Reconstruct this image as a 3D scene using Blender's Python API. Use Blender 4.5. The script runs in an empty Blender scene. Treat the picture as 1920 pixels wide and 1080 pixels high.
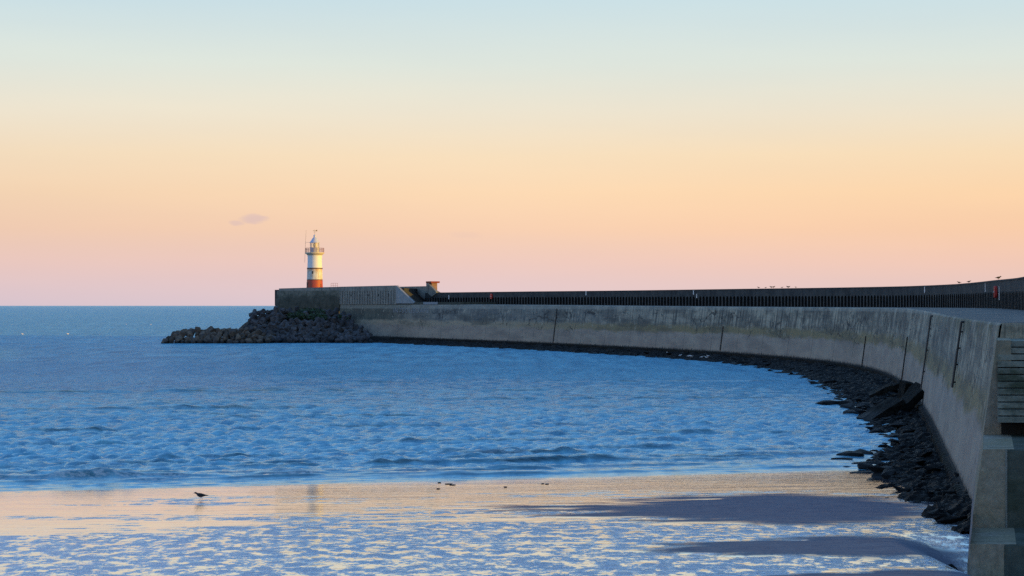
import bpy, bmesh, math, random
import numpy as np
from mathutils import Vector, Matrix, noise as mnoise
R = math.radians
random.seed(7); rng = np.random.default_rng(7)
scn = bpy.context.scene
col = scn.collection
CAM_Z = 10.0

# ------------------------------------------------------------------ object helpers
def tag(o, label=None, cat=None, group=None, kind=None):
    if label: o['label'] = label
    if cat: o['category'] = cat
    if group: o['group'] = group
    if kind: o['kind'] = kind
    return o
def empty(name, loc=(0, 0, 0), rz=0.0):
    o = bpy.data.objects.new(name, None); col.objects.link(o)
    o.location = loc; o.rotation_euler = (0, 0, rz); o.empty_display_size = .2
    return o
def link_mesh(name, me, mat, parent=None, loc=None):
    o = bpy.data.objects.new(name, me); col.objects.link(o)
    for m in (mat if isinstance(mat, (list, tuple)) else [mat]):
        me.materials.append(m)
    if parent is not None: o.parent = parent
    if loc is not None: o.location = loc
    return o
class MB:
    """collects verts / faces / uvs, builds ONE mesh object"""
    def __init__(self): self.v = []; self.f = []; self.uv = []; self.mi = []
    def quad(self, a, b, c, d, uv=None, mi=0):
        i = len(self.v); self.v += [tuple(a), tuple(b), tuple(c), tuple(d)]
        self.f.append((i, i + 1, i + 2, i + 3)); self.mi.append(mi)
        self.uv += list(uv) if uv else [(0, 0)] * 4
    def poly(self, pts, uv=None, mi=0):
        i = len(self.v); self.v += [tuple(p) for p in pts]
        self.f.append(tuple(range(i, i + len(pts)))); self.mi.append(mi)
        self.uv += list(uv) if uv else [(p[0] + p[1], p[2]) for p in pts]
    def prism(self, foot, z0, z1, top=None, cap=True, bottom=False, u0=0):
        """vertical prism over a counter-clockwise footprint; top = other footprint for a batter; z1 may be a list"""
        top = top or foot; n = len(foot)
        zt = z1 if isinstance(z1, (list, tuple)) else [z1] * n
        zb = z0 if isinstance(z0, (list, tuple)) else [z0] * n
        u = u0
        for i in range(n):
            j = (i + 1) % n
            L = math.dist(foot[i], foot[j])
            self.quad((*foot[i], zb[i]), (*foot[j], zb[j]), (*top[j], zt[j]), (*top[i], zt[i]),
                      [(u, zb[i]), (u + L, zb[j]), (u + L, zt[j]), (u, zt[i])]); u += L
        if cap: self.poly([(*top[i], zt[i]) for i in range(n)], [(p[0], p[1]) for p in top])
        if bottom: self.poly([(*foot[i], zb[i]) for i in reversed(range(n))], [(p[0], p[1]) for p in reversed(foot)])
        return self
    def box(self, c, s, rz=0.0, rx=0.0, ry=0.0):
        M = Matrix.Translation(c) @ Matrix.Rotation(rz, 4, 'Z') @ Matrix.Rotation(rx, 4, 'X') @ Matrix.Rotation(ry, 4, 'Y')
        h = [x / 2 for x in s]
        P = [M @ Vector((sx * h[0], sy * h[1], sz * h[2])) for sx, sy, sz in
             ((-1, -1, -1), (1, -1, -1), (1, 1, -1), (-1, 1, -1), (-1, -1, 1), (1, -1, 1), (1, 1, 1), (-1, 1, 1))]
        for q in ((0, 1, 5, 4), (1, 2, 6, 5), (2, 3, 7, 6), (3, 0, 4, 7), (4, 5, 6, 7), (3, 2, 1, 0)):
            self.quad(*[P[k] for k in q], uv=[(P[k].x + P[k].y, P[k].z) for k in q])
        return self
    def tube(self, a, b, r, r2=None, n=8, cap=True):
        a = Vector(a); b = Vector(b); r2 = r if r2 is None else r2
        d = (b - a).normalized(); s = d.orthogonal().normalized(); t = d.cross(s)
        A = [a + (s * math.cos(k * 2 * math.pi / n) + t * math.sin(k * 2 * math.pi / n)) * r for k in range(n)]
        B = [b + (s * math.cos(k * 2 * math.pi / n) + t * math.sin(k * 2 * math.pi / n)) * r2 for k in range(n)]
        for k in range(n):
            j = (k + 1) % n; self.quad(A[k], A[j], B[j], B[k])
        if cap: self.poly(B); self.poly(list(reversed(A)))
        return self
    def lathe(self, prof, n=40, c=(0, 0)):
        for (r0, z0), (r1, z1) in zip(prof, prof[1:]):
            for k in range(n):
                a0 = 2 * math.pi * k / n; a1 = 2 * math.pi * (k + 1) / n
                p = lambda r, a, z: (c[0] + r * math.cos(a), c[1] + r * math.sin(a), z)
                uv = [(a0, z0), (a1, z0), (a1, z1), (a0, z1)]
                self.quad(p(r0, a0, z0), p(r0, a1, z0), p(r1, a1, z1), p(r1, a0, z1), uv)
        return self
    def build(self, name, mat, parent=None, merge=1e-4, smooth=None, bevel=0):
        me = bpy.data.meshes.new(name)
        me.from_pydata(self.v, [], self.f)
        uvl = me.uv_layers.new(name='UVMap')
        uvl.data.foreach_set('uv', np.array(self.uv, np.float32).ravel())
        me.polygons.foreach_set('material_index', self.mi)
        if merge:
            bm = bmesh.new(); bm.from_mesh(me)
            bmesh.ops.remove_doubles(bm, verts=bm.verts, dist=merge)
            bmesh.ops.recalc_face_normals(bm, faces=bm.faces)
            bm.to_mesh(me); bm.free()
        o = link_mesh(name, me, mat, parent)
        if smooth is not None:
            me.polygons.foreach_set('use_smooth', [True] * len(me.polygons))
            try: me.set_sharp_from_angle(angle=R(smooth))
            except Exception: pass
        if bevel:
            b = o.modifiers.new('Bevel', 'BEVEL'); b.width = bevel; b.segments = 2; b.limit_method = 'ANGLE'
        return o
def grid_mesh(name, X, Y, Z, mat, smooth=True, attrs=None, uv=None, flip=False):
    ny, nx = X.shape
    me = bpy.data.meshes.new(name)
    co = np.stack([X, Y, Z], -1).reshape(-1, 3).astype(np.float32)
    idx = np.arange(nx * ny).reshape(ny, nx)
    q = np.stack([idx[:-1, :-1], idx[:-1, 1:], idx[1:, 1:], idx[1:, :-1]], -1).reshape(-1, 4)
    if flip: q = q[:, ::-1]
    me.vertices.add(len(co)); me.vertices.foreach_set('co', co.ravel())
    me.loops.add(q.size); me.loops.foreach_set('vertex_index', q.astype(np.int32).ravel())
    me.polygons.add(len(q)); me.polygons.foreach_set('loop_start', np.arange(0, q.size, 4, dtype=np.int32))
    me.polygons.foreach_set('use_smooth', np.full(len(q), smooth))
    me.update(calc_edges=True)
    for k, a in (attrs or {}).items():
        at = me.attributes.new(k, 'FLOAT', 'POINT'); at.data.foreach_set('value', a.astype(np.float32).ravel())
    if uv is not None:
        l = me.uv_layers.new(name='UVMap')
        l.data.foreach_set('uv', np.stack(uv, -1).reshape(-1, 2)[q.ravel()].astype(np.float32).ravel())
    return link_mesh(name, me, mat)
# value noise in numpy
_perm = rng.random((256, 256))
def vnoise(x, y):
    xi = np.floor(x).astype(int); yi = np.floor(y).astype(int); fx = x - xi; fy = y - yi
    fx = fx * fx * (3 - 2 * fx); fy = fy * fy * (3 - 2 * fy)
    g = lambda a, b: _perm[a & 255, b & 255]
    return (g(xi, yi) * (1 - fx) + g(xi + 1, yi) * fx) * (1 - fy) + (g(xi, yi + 1) * (1 - fx) + g(xi + 1, yi + 1) * fx) * fy
def fbm(x, y, o=4):
    s = 0; a = .5
    for k in range(o):
        s = s + a * vnoise(x * 2 ** k + 17.3 * k, y * 2 ** k + 9.1 * k); a *= .5
    return s / (1 - .5 ** o)
def sstep(a, b, x):
    t = np.clip((x - a) / (b - a), 0, 1); return t * t * (3 - 2 * t)

# ------------------------------------------------------------------ node helpers
class NT:
    def __init__(self, tree): self.t = tree; self.n = tree.nodes; self.l = tree.links
    def node(self, typ, **kw):
        n = self.n.new(typ)
        for k, v in kw.items(): setattr(n, k, v)
        return n
    def put(self, sock, v):
        if hasattr(v, 'is_output') or isinstance(v, bpy.types.NodeSocket): self.l.new(v, sock)
        elif v is not None: sock.default_value = v
    def math(self, op, a, b=None, c=None, clamp=False):
        n = self.node('ShaderNodeMath', operation=op, use_clamp=clamp)
        self.put(n.inputs[0], a); self.put(n.inputs[1], b)
        if c is not None: self.put(n.inputs[2], c)
        return n.outputs[0]
    def mix(self, f, a, b, mode='MIX'):
        n = self.node('ShaderNodeMix', data_type='RGBA', blend_type=mode)
        self.put(n.inputs[0], f)
        self.put(n.inputs[6], a if not isinstance(a, tuple) else (*a[:3], 1))
        self.put(n.inputs[7], b if not isinstance(b, tuple) else (*b[:3], 1))
        return n.outputs[2]
    def noise(self, vec, scale, detail=4, rough=.55, dist=0.0, out=0):
        n = self.node('ShaderNodeTexNoise')
        if vec is not None: self.l.new(vec, n.inputs['Vector'])
        n.inputs['Scale'].default_value = scale; n.inputs['Detail'].default_value = detail
        n.inputs['Roughness'].default_value = rough; n.inputs['Distortion'].default_value = dist
        return n.outputs[out]
    def voro(self, vec, scale, feature='F1', rnd=1.0):
        n = self.node('ShaderNodeTexVoronoi', feature=feature)
        self.l.new(vec, n.inputs['Vector']); n.inputs['Scale'].default_value = scale
        n.inputs['Randomness'].default_value = rnd
        return n.outputs[0]
    def maps(self, vec, sc=(1, 1, 1), loc=(0, 0, 0), rot=(0, 0, 0)):
        n = self.node('ShaderNodeMapping'); self.l.new(vec, n.inputs[0])
        n.inputs[1].default_value = loc; n.inputs[2].default_value = rot; n.inputs[3].default_value = sc
        return n.outputs[0]
    def ramp(self, v, stops, mode='LINEAR'):
        n = self.node('ShaderNodeValToRGB'); e = n.color_ramp.elements; n.color_ramp.interpolation = mode
        while len(e) > 1: e.remove(e[-1])
        for i, (p, c) in enumerate(stops):
            c = (c, c, c) if not isinstance(c, tuple) else c
            if i == 0: e[0].position = p; e[0].color = (*c, 1)
            else: k = e.new(p); k.color = (*c, 1)
        self.put(n.inputs[0], v); return n.outputs[0]
    def rng(self, v, a, b, c=0.0, d=1.0, smooth=True):
        n = self.node('ShaderNodeMapRange', interpolation_type='SMOOTHSTEP' if smooth else 'LINEAR')
        self.put(n.inputs[0], v)
        for k, x in zip((1, 2, 3, 4), (a, b, c, d)): self.put(n.inputs[k], x)
        return n.outputs[0]
    def bump(self, h, strength=.5, dist=.1, normal=None):
        n = self.node('ShaderNodeBump'); n.inputs['Strength'].default_value = strength
        n.inputs['Distance'].default_value = dist; self.l.new(h, n.inputs['Height'])
        if normal is not None: self.l.new(normal, n.inputs['Normal'])
        return n.outputs[0]
    def xyz(self, v):
        n = self.node('ShaderNodeSeparateXYZ'); self.l.new(v, n.inputs[0]); return n.outputs
    def attr(self, name):
        n = self.node('ShaderNodeAttribute', attribute_name=name); return n.outputs['Fac']
def material(name):
    m = bpy.data.materials.new(name); m.use_nodes = True
    T = NT(m.node_tree); b = T.n['Principled BSDF']
    tc = T.node('ShaderNodeTexCoord')
    return m, T, b, tc
def srgb(r, g, b):
    f = lambda c: (c / 255 / 12.92) if c / 255 <= .04045 else ((c / 255 + .055) / 1.055) ** 2.4
    return (f(r), f(g), f(b))
def simple(name, c, rough=.7, var=.35, scale=3.0, metal=0.0, bump=.15):
    m, T, b, tc = material(name)
    n = T.noise(tc.outputs['Object'], scale, 6, .65)
    k = T.rng(n, .3, .7, 1 - var, 1 + var)
    mx = T.node('ShaderNodeMix', data_type='RGBA', blend_type='MULTIPLY'); mx.inputs[0].default_value = 1
    mx.inputs[6].default_value = (*c, 1)
    cc = T.node('ShaderNodeCombineColor'); [T.l.new(k, cc.inputs[i]) for i in range(3)]
    T.l.new(cc.outputs[0], mx.inputs[7]); T.l.new(mx.outputs[2], b.inputs['Base Color'])
    b.inputs['Roughness'].default_value = rough; b.inputs['Metallic'].default_value = metal
    if bump: T.l.new(T.bump(n, bump, .05), b.inputs['Normal'])
    return m

# ------------------------------------------------------------------ materials
def mat_seawall():
    m, T, b, tc = material('seawall_concrete')
    uv = tc.outputs['UV']; s = T.xyz(uv); u, v = s[0], s[1]
    cm = lambda x, y: (lambda n: (T.l.new(x, n.inputs[0]), T.l.new(y, n.inputs[1]), n.outputs[0])[2])(T.node('ShaderNodeCombineXYZ'))
    streak = T.noise(T.maps(uv, (1.6, .1, 1)), 1.0, 6, .65)
    streak2 = T.noise(T.maps(uv, (5.0, .22, 1), (31, 7, 0)), 1.0, 4, .6)
    blotch = T.noise(T.maps(uv, (.16, .35, 1)), 1.0, 6, .62)
    fine = T.noise(T.maps(uv, (2.5, 3.5, 1)), 1.0, 8, .7)
    # lower violet band / olive tide band / upper stained concrete ; v is height above the foot (m)
    wav = T.math('MULTIPLY_ADD', T.noise(T.maps(uv, (.12, .4, 1)), 1.0, 5, .6), 2.4, -1.2)
    vv = T.math('ADD', v, wav)
    low = T.mix(T.rng(blotch, .35, .65), srgb(138, 127, 117), srgb(154, 143, 129))
    low = T.mix(T.rng(streak2, .5, .75, 0, .35), low, srgb(98, 94, 98))
    band = T.mix(T.rng(fine, .35, .65), srgb(138, 124, 92), srgb(116, 108, 86))
    up = T.mix(T.rng(blotch, .38, .6), srgb(108, 104, 94), srgb(158, 150, 131))
    up = T.mix(T.rng(streak, .49, .62, 0, .9), up, srgb(64, 66, 64))
    up = T.mix(T.rng(streak2, .56, .68, 0, .55), up, srgb(178, 174, 160))
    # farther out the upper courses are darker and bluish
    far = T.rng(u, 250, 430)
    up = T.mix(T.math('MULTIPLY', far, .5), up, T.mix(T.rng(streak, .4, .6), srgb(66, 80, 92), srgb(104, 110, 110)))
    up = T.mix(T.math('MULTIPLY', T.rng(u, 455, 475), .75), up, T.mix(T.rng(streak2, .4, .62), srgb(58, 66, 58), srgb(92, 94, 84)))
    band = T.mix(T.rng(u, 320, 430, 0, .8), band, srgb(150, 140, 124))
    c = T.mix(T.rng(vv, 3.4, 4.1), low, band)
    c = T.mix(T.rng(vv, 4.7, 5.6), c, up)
    stain = T.rng(T.noise(T.maps(uv, (.055, .30, 1), (3, 8, 0)), 1.0, 6, .68), .46, .60)
    c = T.mix(T.math('MULTIPLY', stain, T.rng(vv, 2.8, 5.0, .22, .62)), c, srgb(72, 72, 68))
    pale = T.rng(T.noise(T.maps(uv, (.5, .55, 1), (13, 2, 0)), 1.0, 6, .7), .58, .66)
    c = T.mix(T.math('MULTIPLY', pale, T.rng(vv, 3.0, 5.5, .15, .6)), c, srgb(176, 168, 150))
    # olive moss under the rim
    moss = T.math('MULTIPLY', T.rng(v, 6.6, 8.3), T.rng(T.noise(T.maps(uv, (.3, .2, 1)), 1.0, 3), .42, .62, 0, .6))
    moss = T.math('MULTIPLY', moss, T.rng(u, 160, 40))
    c = T.mix(moss, c, srgb(86, 84, 58))
    # cracks: distorted voronoi edges, only in patches of the upper part
    wn = T.node('ShaderNodeVectorMath', operation='MULTIPLY_ADD')
    T.l.new(T.noise(uv, .7, 4, .6, out=1), wn.inputs[0]); wn.inputs[1].default_value = (2.4, 1.6, 0); T.l.new(uv, wn.inputs[2])
    cr = T.voro(T.maps(wn.outputs[0], (.30, .42, 1)), 1.0, 'DISTANCE_TO_EDGE')
    cpatch = T.rng(T.noise(T.maps(uv, (.07, .25, 1), (5, 3, 0)), 1.0, 3), .5, .6)
    crack = T.math('MULTIPLY', T.rng(cr, .05, .012), T.math('MULTIPLY', cpatch, T.rng(vv, 2.2, 4.6)))
    c = T.mix(T.math('MULTIPLY', crack, .8), c, srgb(40, 42, 44))
    # patched renders / small dark holes
    hole = T.voro(T.maps(uv, (.55, .55, 1)), 1.0)
    c = T.mix(T.math('MULTIPLY', T.rng(hole, .1, .05), .8), c, srgb(42, 42, 44))
    # lift lines of the shuttering and day joints
    lift = T.rng(T.math('ABSOLUTE', T.math('SUBTRACT', T.math('FRACT', T.math('MULTIPLY', v, .72)), .5)), .465, .49)
    c = T.mix(T.math('MULTIPLY', lift, T.math('MULTIPLY', T.rng(v, 3.8, 5.2), T.rng(fine, .4, .6, 0, .4))), c, srgb(70, 68, 66))
    joint = T.rng(T.math('ABSOLUTE', T.math('SUBTRACT', T.math('FRACT', T.math('MULTIPLY', u, 1 / 13.7)), .5)), .4945, .4975)
    c = T.mix(T.math('MULTIPLY', joint, T.rng(blotch, .35, .55, .35, .85)), c, srgb(48, 48, 50))
    # weed at the foot
    c = T.mix(T.rng(T.math('ADD', v, T.math('MULTIPLY_ADD', streak, -1.6, .5)), .40, .0, 0, .9), c, srgb(28, 30, 30))
    # pale rim
    c = T.mix(T.rng(T.math('ADD', v, T.math('MULTIPLY', fine, .3)), 8.35, 8.5, 0, .3), c, srgb(165, 165, 155))
    hs = T.node('ShaderNodeHueSaturation'); hs.inputs['Saturation'].default_value = 1.05
    hs.inputs['Value'].default_value = 1.0
    c = T.mix(1.0, c, T.ramp(T.noise(T.maps(uv, (6, 6, 1)), 1.0, 8, .75), [(.3, .88), (.7, 1.55)]), 'MULTIPLY')
    T.l.new(c, b.inputs['Base Color']); b.inputs['Roughness'].default_value = .85
    b.inputs['Specular IOR Level'].default_value = .25
    h = T.math('ADD', T.math('MULTIPLY', fine, .6), T.math('MULTIPLY', crack, -.8))
    h = T.math('ADD', h, T.math('MULTIPLY', lift, -.08)); h = T.math('ADD', h, T.math('MULTIPLY', joint, -1.0))
    T.l.new(T.bump(h, .6, .12), b.inputs['Normal'])
    return m
def mat_concrete(name, c1, c2, c3, dark=.6, moss=0.0, streaks=1.6, rough=.85, zdark=None):
    m, T, b, tc = material(name)
    uv = tc.outputs['UV']
    st = T.noise(T.maps(uv, (streaks, .16, 1)), 1.0, 6, .65)
    bl = T.noise(T.maps(uv, (.3, .4, 1)), 1.0, 6, .65)
    fi = T.noise(tc.outputs['Object'], 3.5, 8, .7)
    c = T.mix(T.rng(bl, .35, .65), c1, c2)
    c = T.mix(T.rng(st, .5, .7, 0, dark), c, c3)
    if moss:
        g = T.noise(T.maps(uv, (.25, .5, 1), (9, 4, 0)), 1.0, 6, .7)
        c = T.mix(T.rng(g, .45, .65, 0, moss), c, srgb(46, 58, 40))
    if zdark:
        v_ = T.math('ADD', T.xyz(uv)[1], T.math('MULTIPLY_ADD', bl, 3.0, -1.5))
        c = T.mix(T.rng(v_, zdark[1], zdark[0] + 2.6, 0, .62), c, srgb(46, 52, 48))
    c = T.mix(1.0, c, T.ramp(fi, [(.3, .7), (.7, 1.25)]), 'MULTIPLY')
    T.l.new(c, b.inputs['Base Color']); b.inputs['Roughness'].default_value = rough
    b.inputs['Specular IOR Level'].default_value = .25
    T.l.new(T.bump(T.math('ADD', fi, T.math('MULTIPLY', st, .4)), .5, .08), b.inputs['Normal'])
    return m
M_wall = mat_seawall()
M_deck = mat_concrete('walkway_concrete', srgb(104, 101, 97), srgb(130, 126, 120), srgb(80, 77, 74), .5, 0, .5)
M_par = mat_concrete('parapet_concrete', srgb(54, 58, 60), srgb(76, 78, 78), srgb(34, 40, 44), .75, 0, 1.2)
M_nicheshade = mat_concrete('parapet_recess_shade', srgb(30, 33, 35), srgb(42, 44, 44), srgb(18, 21, 24), .7)  # parapet concrete darkened to paint the shade inside the arches
M_toe = mat_concrete('toe_concrete', srgb(24, 24, 24), srgb(40, 39, 37), srgb(10, 10, 10), .85, .2, 2.5)
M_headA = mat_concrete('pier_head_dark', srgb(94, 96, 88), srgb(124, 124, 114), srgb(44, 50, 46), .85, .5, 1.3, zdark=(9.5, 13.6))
M_headB = mat_concrete('pier_head_grey', srgb(124, 124, 120), srgb(146, 146, 138), srgb(52, 58, 58), .9, 0, 1.5)
M_groove = mat_concrete('rib_groove', srgb(66, 70, 70), srgb(88, 90, 88), srgb(40, 44, 44), .7, 0, 1.5)
M_stairshade = mat_concrete('stair_painted_shade', srgb(52, 54, 58), srgb(64, 66, 68), srgb(36, 38, 40), .6, 0, .8)  # stair concrete darkened so that steps and platform look shaded
M_ramp = mat_concrete('ramp_concrete', srgb(140, 146, 150), srgb(158, 162, 164), srgb(108, 112, 116), .5, 0, .8)
M_stair = mat_concrete('stair_concrete', srgb(86, 88, 92), srgb(104, 104, 106), srgb(58, 60, 64), .6, 0, .8)
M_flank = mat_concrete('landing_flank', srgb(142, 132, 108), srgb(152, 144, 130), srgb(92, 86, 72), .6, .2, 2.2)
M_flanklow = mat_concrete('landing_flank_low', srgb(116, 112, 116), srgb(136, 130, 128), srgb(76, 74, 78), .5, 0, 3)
M_block = mat_concrete('mossy_block', srgb(68, 75, 68), srgb(86, 91, 82), srgb(44, 50, 44), .5, .55, 1.2)
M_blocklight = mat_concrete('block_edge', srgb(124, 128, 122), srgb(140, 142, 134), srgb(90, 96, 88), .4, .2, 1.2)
M_slat = mat_concrete('mossy_board', srgb(118, 122, 112), srgb(148, 150, 138), srgb(50, 56, 48), .6, .85, .8)
M_black = simple('black_recess', (.012, .013, .014), .9)
M_iron = simple('black_iron', (.012, .012, .013), .6, .4, 6)
M_redpaint = simple('red_paint', (.52, .035, .03), .45, .25, 5, bump=.05)
M_whitepaint = simple('white_board', (.62, .62, .62), .5, .2, 4, bump=.05)
M_orange = mat_concrete('hut_render', srgb(150, 122, 112), srgb(138, 112, 104), srgb(100, 84, 80), .4)
M_cap = mat_concrete('cap_render', srgb(150, 76, 60), srgb(130, 66, 54), srgb(90, 50, 44), .4)
M_steel = simple('grey_metal', (.34, .37, .42), .45, .2, 5, .3, .05)
M_rustrail = simple('rust_red_rail', (.26, .09, .08), .6, .3, 8)
M_graf = simple('graffiti_paint', srgb(134, 140, 146), .8, .3, 5)

def mat_rock(name, c1, c2, wet=.3, scale=1.2):
    m, T, b, tc = material(name)
    o = tc.outputs['Object']
    oi = T.node('ShaderNodeObjectInfo').outputs['Random']
    n = T.noise(o, scale, 8, .7); n2 = T.noise(o, scale * 5, 6, .7)
    c = T.mix(T.rng(n, .35, .65), c1, c2)
    c = T.mix(1.0, c, T.ramp(oi, [(0, .6), (1, 1.35)]), 'MULTIPLY')
    c = T.mix(1.0, c, T.ramp(n2, [(.3, .6), (.7, 1.3)]), 'MULTIPLY')
    # wet and weedy near the water
    g = T.node('ShaderNodeNewGeometry'); z = T.xyz(g.outputs['Position'])[2]
    w = T.rng(T.math('ADD', z, T.math('MULTIPLY', n, -.8)), .7, .0)
    c = T.mix(T.math('MULTIPLY', w, .75), c, (.012, .013, .014))
    T.l.new(c, b.inputs['Base Color'])
    T.l.new(T.rng(w, 0, 1, .85, .55), b.inputs['Roughness'])
    b.inputs['Specular IOR Level'].default_value = wet
    T.l.new(T.bump(T.math('ADD', n, T.math('MULTIPLY', n2, .5)), .8, .2), b.inputs['Normal'])
    return m
M_tetra = mat_rock('armour_concrete', srgb(86, 86, 90), srgb(50, 52, 56))
M_boulder = mat_rock('spit_boulder', srgb(108, 98, 86), srgb(72, 68, 66))
M_rock = mat_rock('shore_rock', srgb(18, 18, 19), srgb(8, 8.5, 9), .12, 3.0)
M_slabrock = mat_rock('shore_slab', srgb(40, 40, 36), srgb(12, 13, 13), .12, 2.0)
def mat_bed():
    m, T, b, tc = material('rock_bed')
    o = tc.outputs['Object']
    n = T.noise(o, .8, 9, .7); n2 = T.noise(o, 4.0, 8, .7)
    v = T.voro(o, 1.6, 'F1')
    c = T.mix(T.rng(n, .4, .62), (.003, .0033, .0036), (.009, .0095, .01))
    spec = T.rng(n2, .58, .68)
    c = T.mix(T.math('MULTIPLY', spec, .55), c, (.06, .065, .07))
    T.l.new(c, b.inputs['Base Color']); b.inputs['Specular IOR Level'].default_value = .10
    T.l.new(T.rng(n2, .4, .6, .5, .9), b.inputs['Roughness'])
    T.l.new(T.bump(T.math('ADD', T.math('MULTIPLY', n2, .8), T.math('MULTIPLY', v, .6)), 1.0, .25), b.inputs['Normal'])
    return m
M_bed = mat_bed()
def mat_leaf():
    m, T, b, tc = material('bush_leaf')
    n = T.noise(tc.outputs['Object'], .9, 4, .6)
    T.l.new(T.mix(T.rng(n, .35, .65), (.012, .028, .014), (.04, .085, .028)), b.inputs['Base Color'])
    b.inputs['Roughness'].default_value = .7
    return m
M_leaf = mat_leaf()
M_gullback = simple('gull_grey_brown', (.05, .043, .05), .8, .3, 12)
M_gullwhite = simple('gull_white', (.75, .72, .70), .8, .1, 12)
M_gulltail = simple('gull_dark_tail', (.02, .018, .02), .8, .2, 12)
M_gulllegs = simple('gull_leg', (.35, .2, .19), .7, .2, 20)
M_beak = simple('gull_beak', (.25, .2, .14), .6, .2, 20)
M_weed = simple('seaweed', (.012, .012, .011), .6, .3, 9)

# ------------------------------------------------------------------ the line of the breakwater (foot of its inner face)
CP = np.array([(20, 83), (22.7, 97), (26.7, 118), (32.9, 150), (40.0, 190), (46.9, 232), (50.2, 262), (51.2, 289),
               (48.2, 322), (38.8, 366), (26.2, 402), (8.8, 449), (-18, 504), (-44, 553), (-52.4, 569)], float)
def build_path():
    d = np.r_[0, np.cumsum(np.hypot(*np.diff(CP, axis=0).T))]
    s = np.arange(0, d[-1], .5)
    x = np.interp(s, d, CP[:, 0]); y = np.interp(s, d, CP[:, 1])
    w = 35; ker = np.hanning(2 * w + 1); ker /= ker.sum()
    for k in range(3):
        xp = np.r_[2 * x[0] - x[w:0:-1], x, 2 * x[-1] - x[-2:-w - 2:-1]]
        yp = np.r_[2 * y[0] - y[w:0:-1], y, 2 * y[-1] - y[-2:-w - 2:-1]]
        x = np.convolve(xp, ker, 'valid'); y = np.convolve(yp, ker, 'valid')
    return s, x, y
PS, PX, PY = build_path()
PTX = np.gradient(PX, PS); PTY = np.gradient(PY, PS); _l = np.hypot(PTX, PTY); PTX /= _l; PTY /= _l
S_END = PS[-1]
def W(s, o):
    """point at distance s along the wall, offset o towards the open sea"""
    x = np.interp(s, PS, PX); y = np.interp(s, PS, PY); tx = np.interp(s, PS, PTX); ty = np.interp(s, PS, PTY)
    e = np.minimum(s, 0); x = x + tx * e; y = y + ty * e
    return x + ty * o, y - tx * o
def wdir(s): return float(np.interp(s, PS, PTX)), float(np.interp(s, PS, PTY))
ztop = lambda s: np.interp(s, [0, 35, 70, 103, 150, 209, 271, 325, 376, 416, 500], [9.25, 9.2, 9.25, 9.43, 9.66, 9.68, 9.72, 9.89, 10.1, 10.25, 10.35])
zpar = lambda s: np.interp(s, [0, 100, 125, 150, 185, 219, 297, 350, 407, 470, 500], [13.2, 12.95, 12.88, 12.98, 12.92, 12.97, 13.27, 13.36, 13.52, 13.6, 13.62])
ZF = .9
BATTER = 1.15
O_PAR = 11.5
S_STEP = 428.0      # the walkway rises one step near the pier head

def along(name, ss, prof, mat, parent, uvs):
    """sweep: prof = list of functions s -> (offset, z)"""
    X = []; Y = []; Z = []; U = []; V = []
    for p, vf in zip(prof, uvs):
        o, z = p(ss); x, y = W(ss, o); X.append(x); Y.append(y); Z.append(np.broadcast_to(z, ss.shape))
        U.append(ss); V.append(np.broadcast_to(vf(ss) if callable(vf) else vf, ss.shape))
    ob = grid_mesh(name, np.array(X), np.array(Y), np.array(Z), mat, False, uv=(np.array(U), np.array(V)), flip=True)
    ob.parent = parent
    return ob
bw = empty('breakwater', (*[float(v) for v in W(0, 0)], 0))
bw_inv = Matrix.Translation(-Vector(bw.location))
def own(o, root):
    o.parent = root; o.matrix_parent_inverse = Matrix.Translation(-Vector(root.location)); return o
tag(bw, 'long curving concrete breakwater with a dark arcaded parapet and stained inner wall', 'breakwater')
ss = np.arange(0, S_END + .01, 1.0)
hz = lambda s: ztop(s) - ZF
wall = along('sea_wall', ss, [
    lambda s: (0.0, -1.5), lambda s: (0.0, ZF), lambda s: (BATTER * .30, ZF + hz(s) * .30), lambda s: (BATTER * .62, ZF + hz(s) * .62),
    lambda s: (BATTER, ztop(s) - .12), lambda s: (BATTER + .10, ztop(s))], M_wall, None,
    [-2.4, 0, lambda s: hz(s) * .3, lambda s: hz(s) * .62, lambda s: hz(s) - .12, lambda s: hz(s)])
own(wall, bw)
# end face of the breakwater body nearest the beach
mb = MB(); z0 = float(ztop(0)); pe = [W(0, o) for o in (0, BATTER + .1, 14.2)]
A = (float(pe[0][0]), float(pe[0][1])); B = (float(pe[1][0]), float(pe[1][1])); C2 = (float(pe[2][0]), float(pe[2][1]))
mb.poly([(*A, ZF), (*A, -1.5), (*C2, -1.5), (*C2, z0), (*B, z0)], [(0, 0), (0, -2), (14, -2), (14, 8.4), (1.2, 8.4)])
own(mb.build('end_wall', M_wall), bw)
deck = along('walkway', ss, [lambda s: (BATTER + .10, ztop(s) + .002), lambda s: (O_PAR - 5, ztop(s) + .05), lambda s: (O_PAR + .9, ztop(s) + .02)], M_deck, None, [0, 5, 11])
own(deck, bw)
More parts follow.
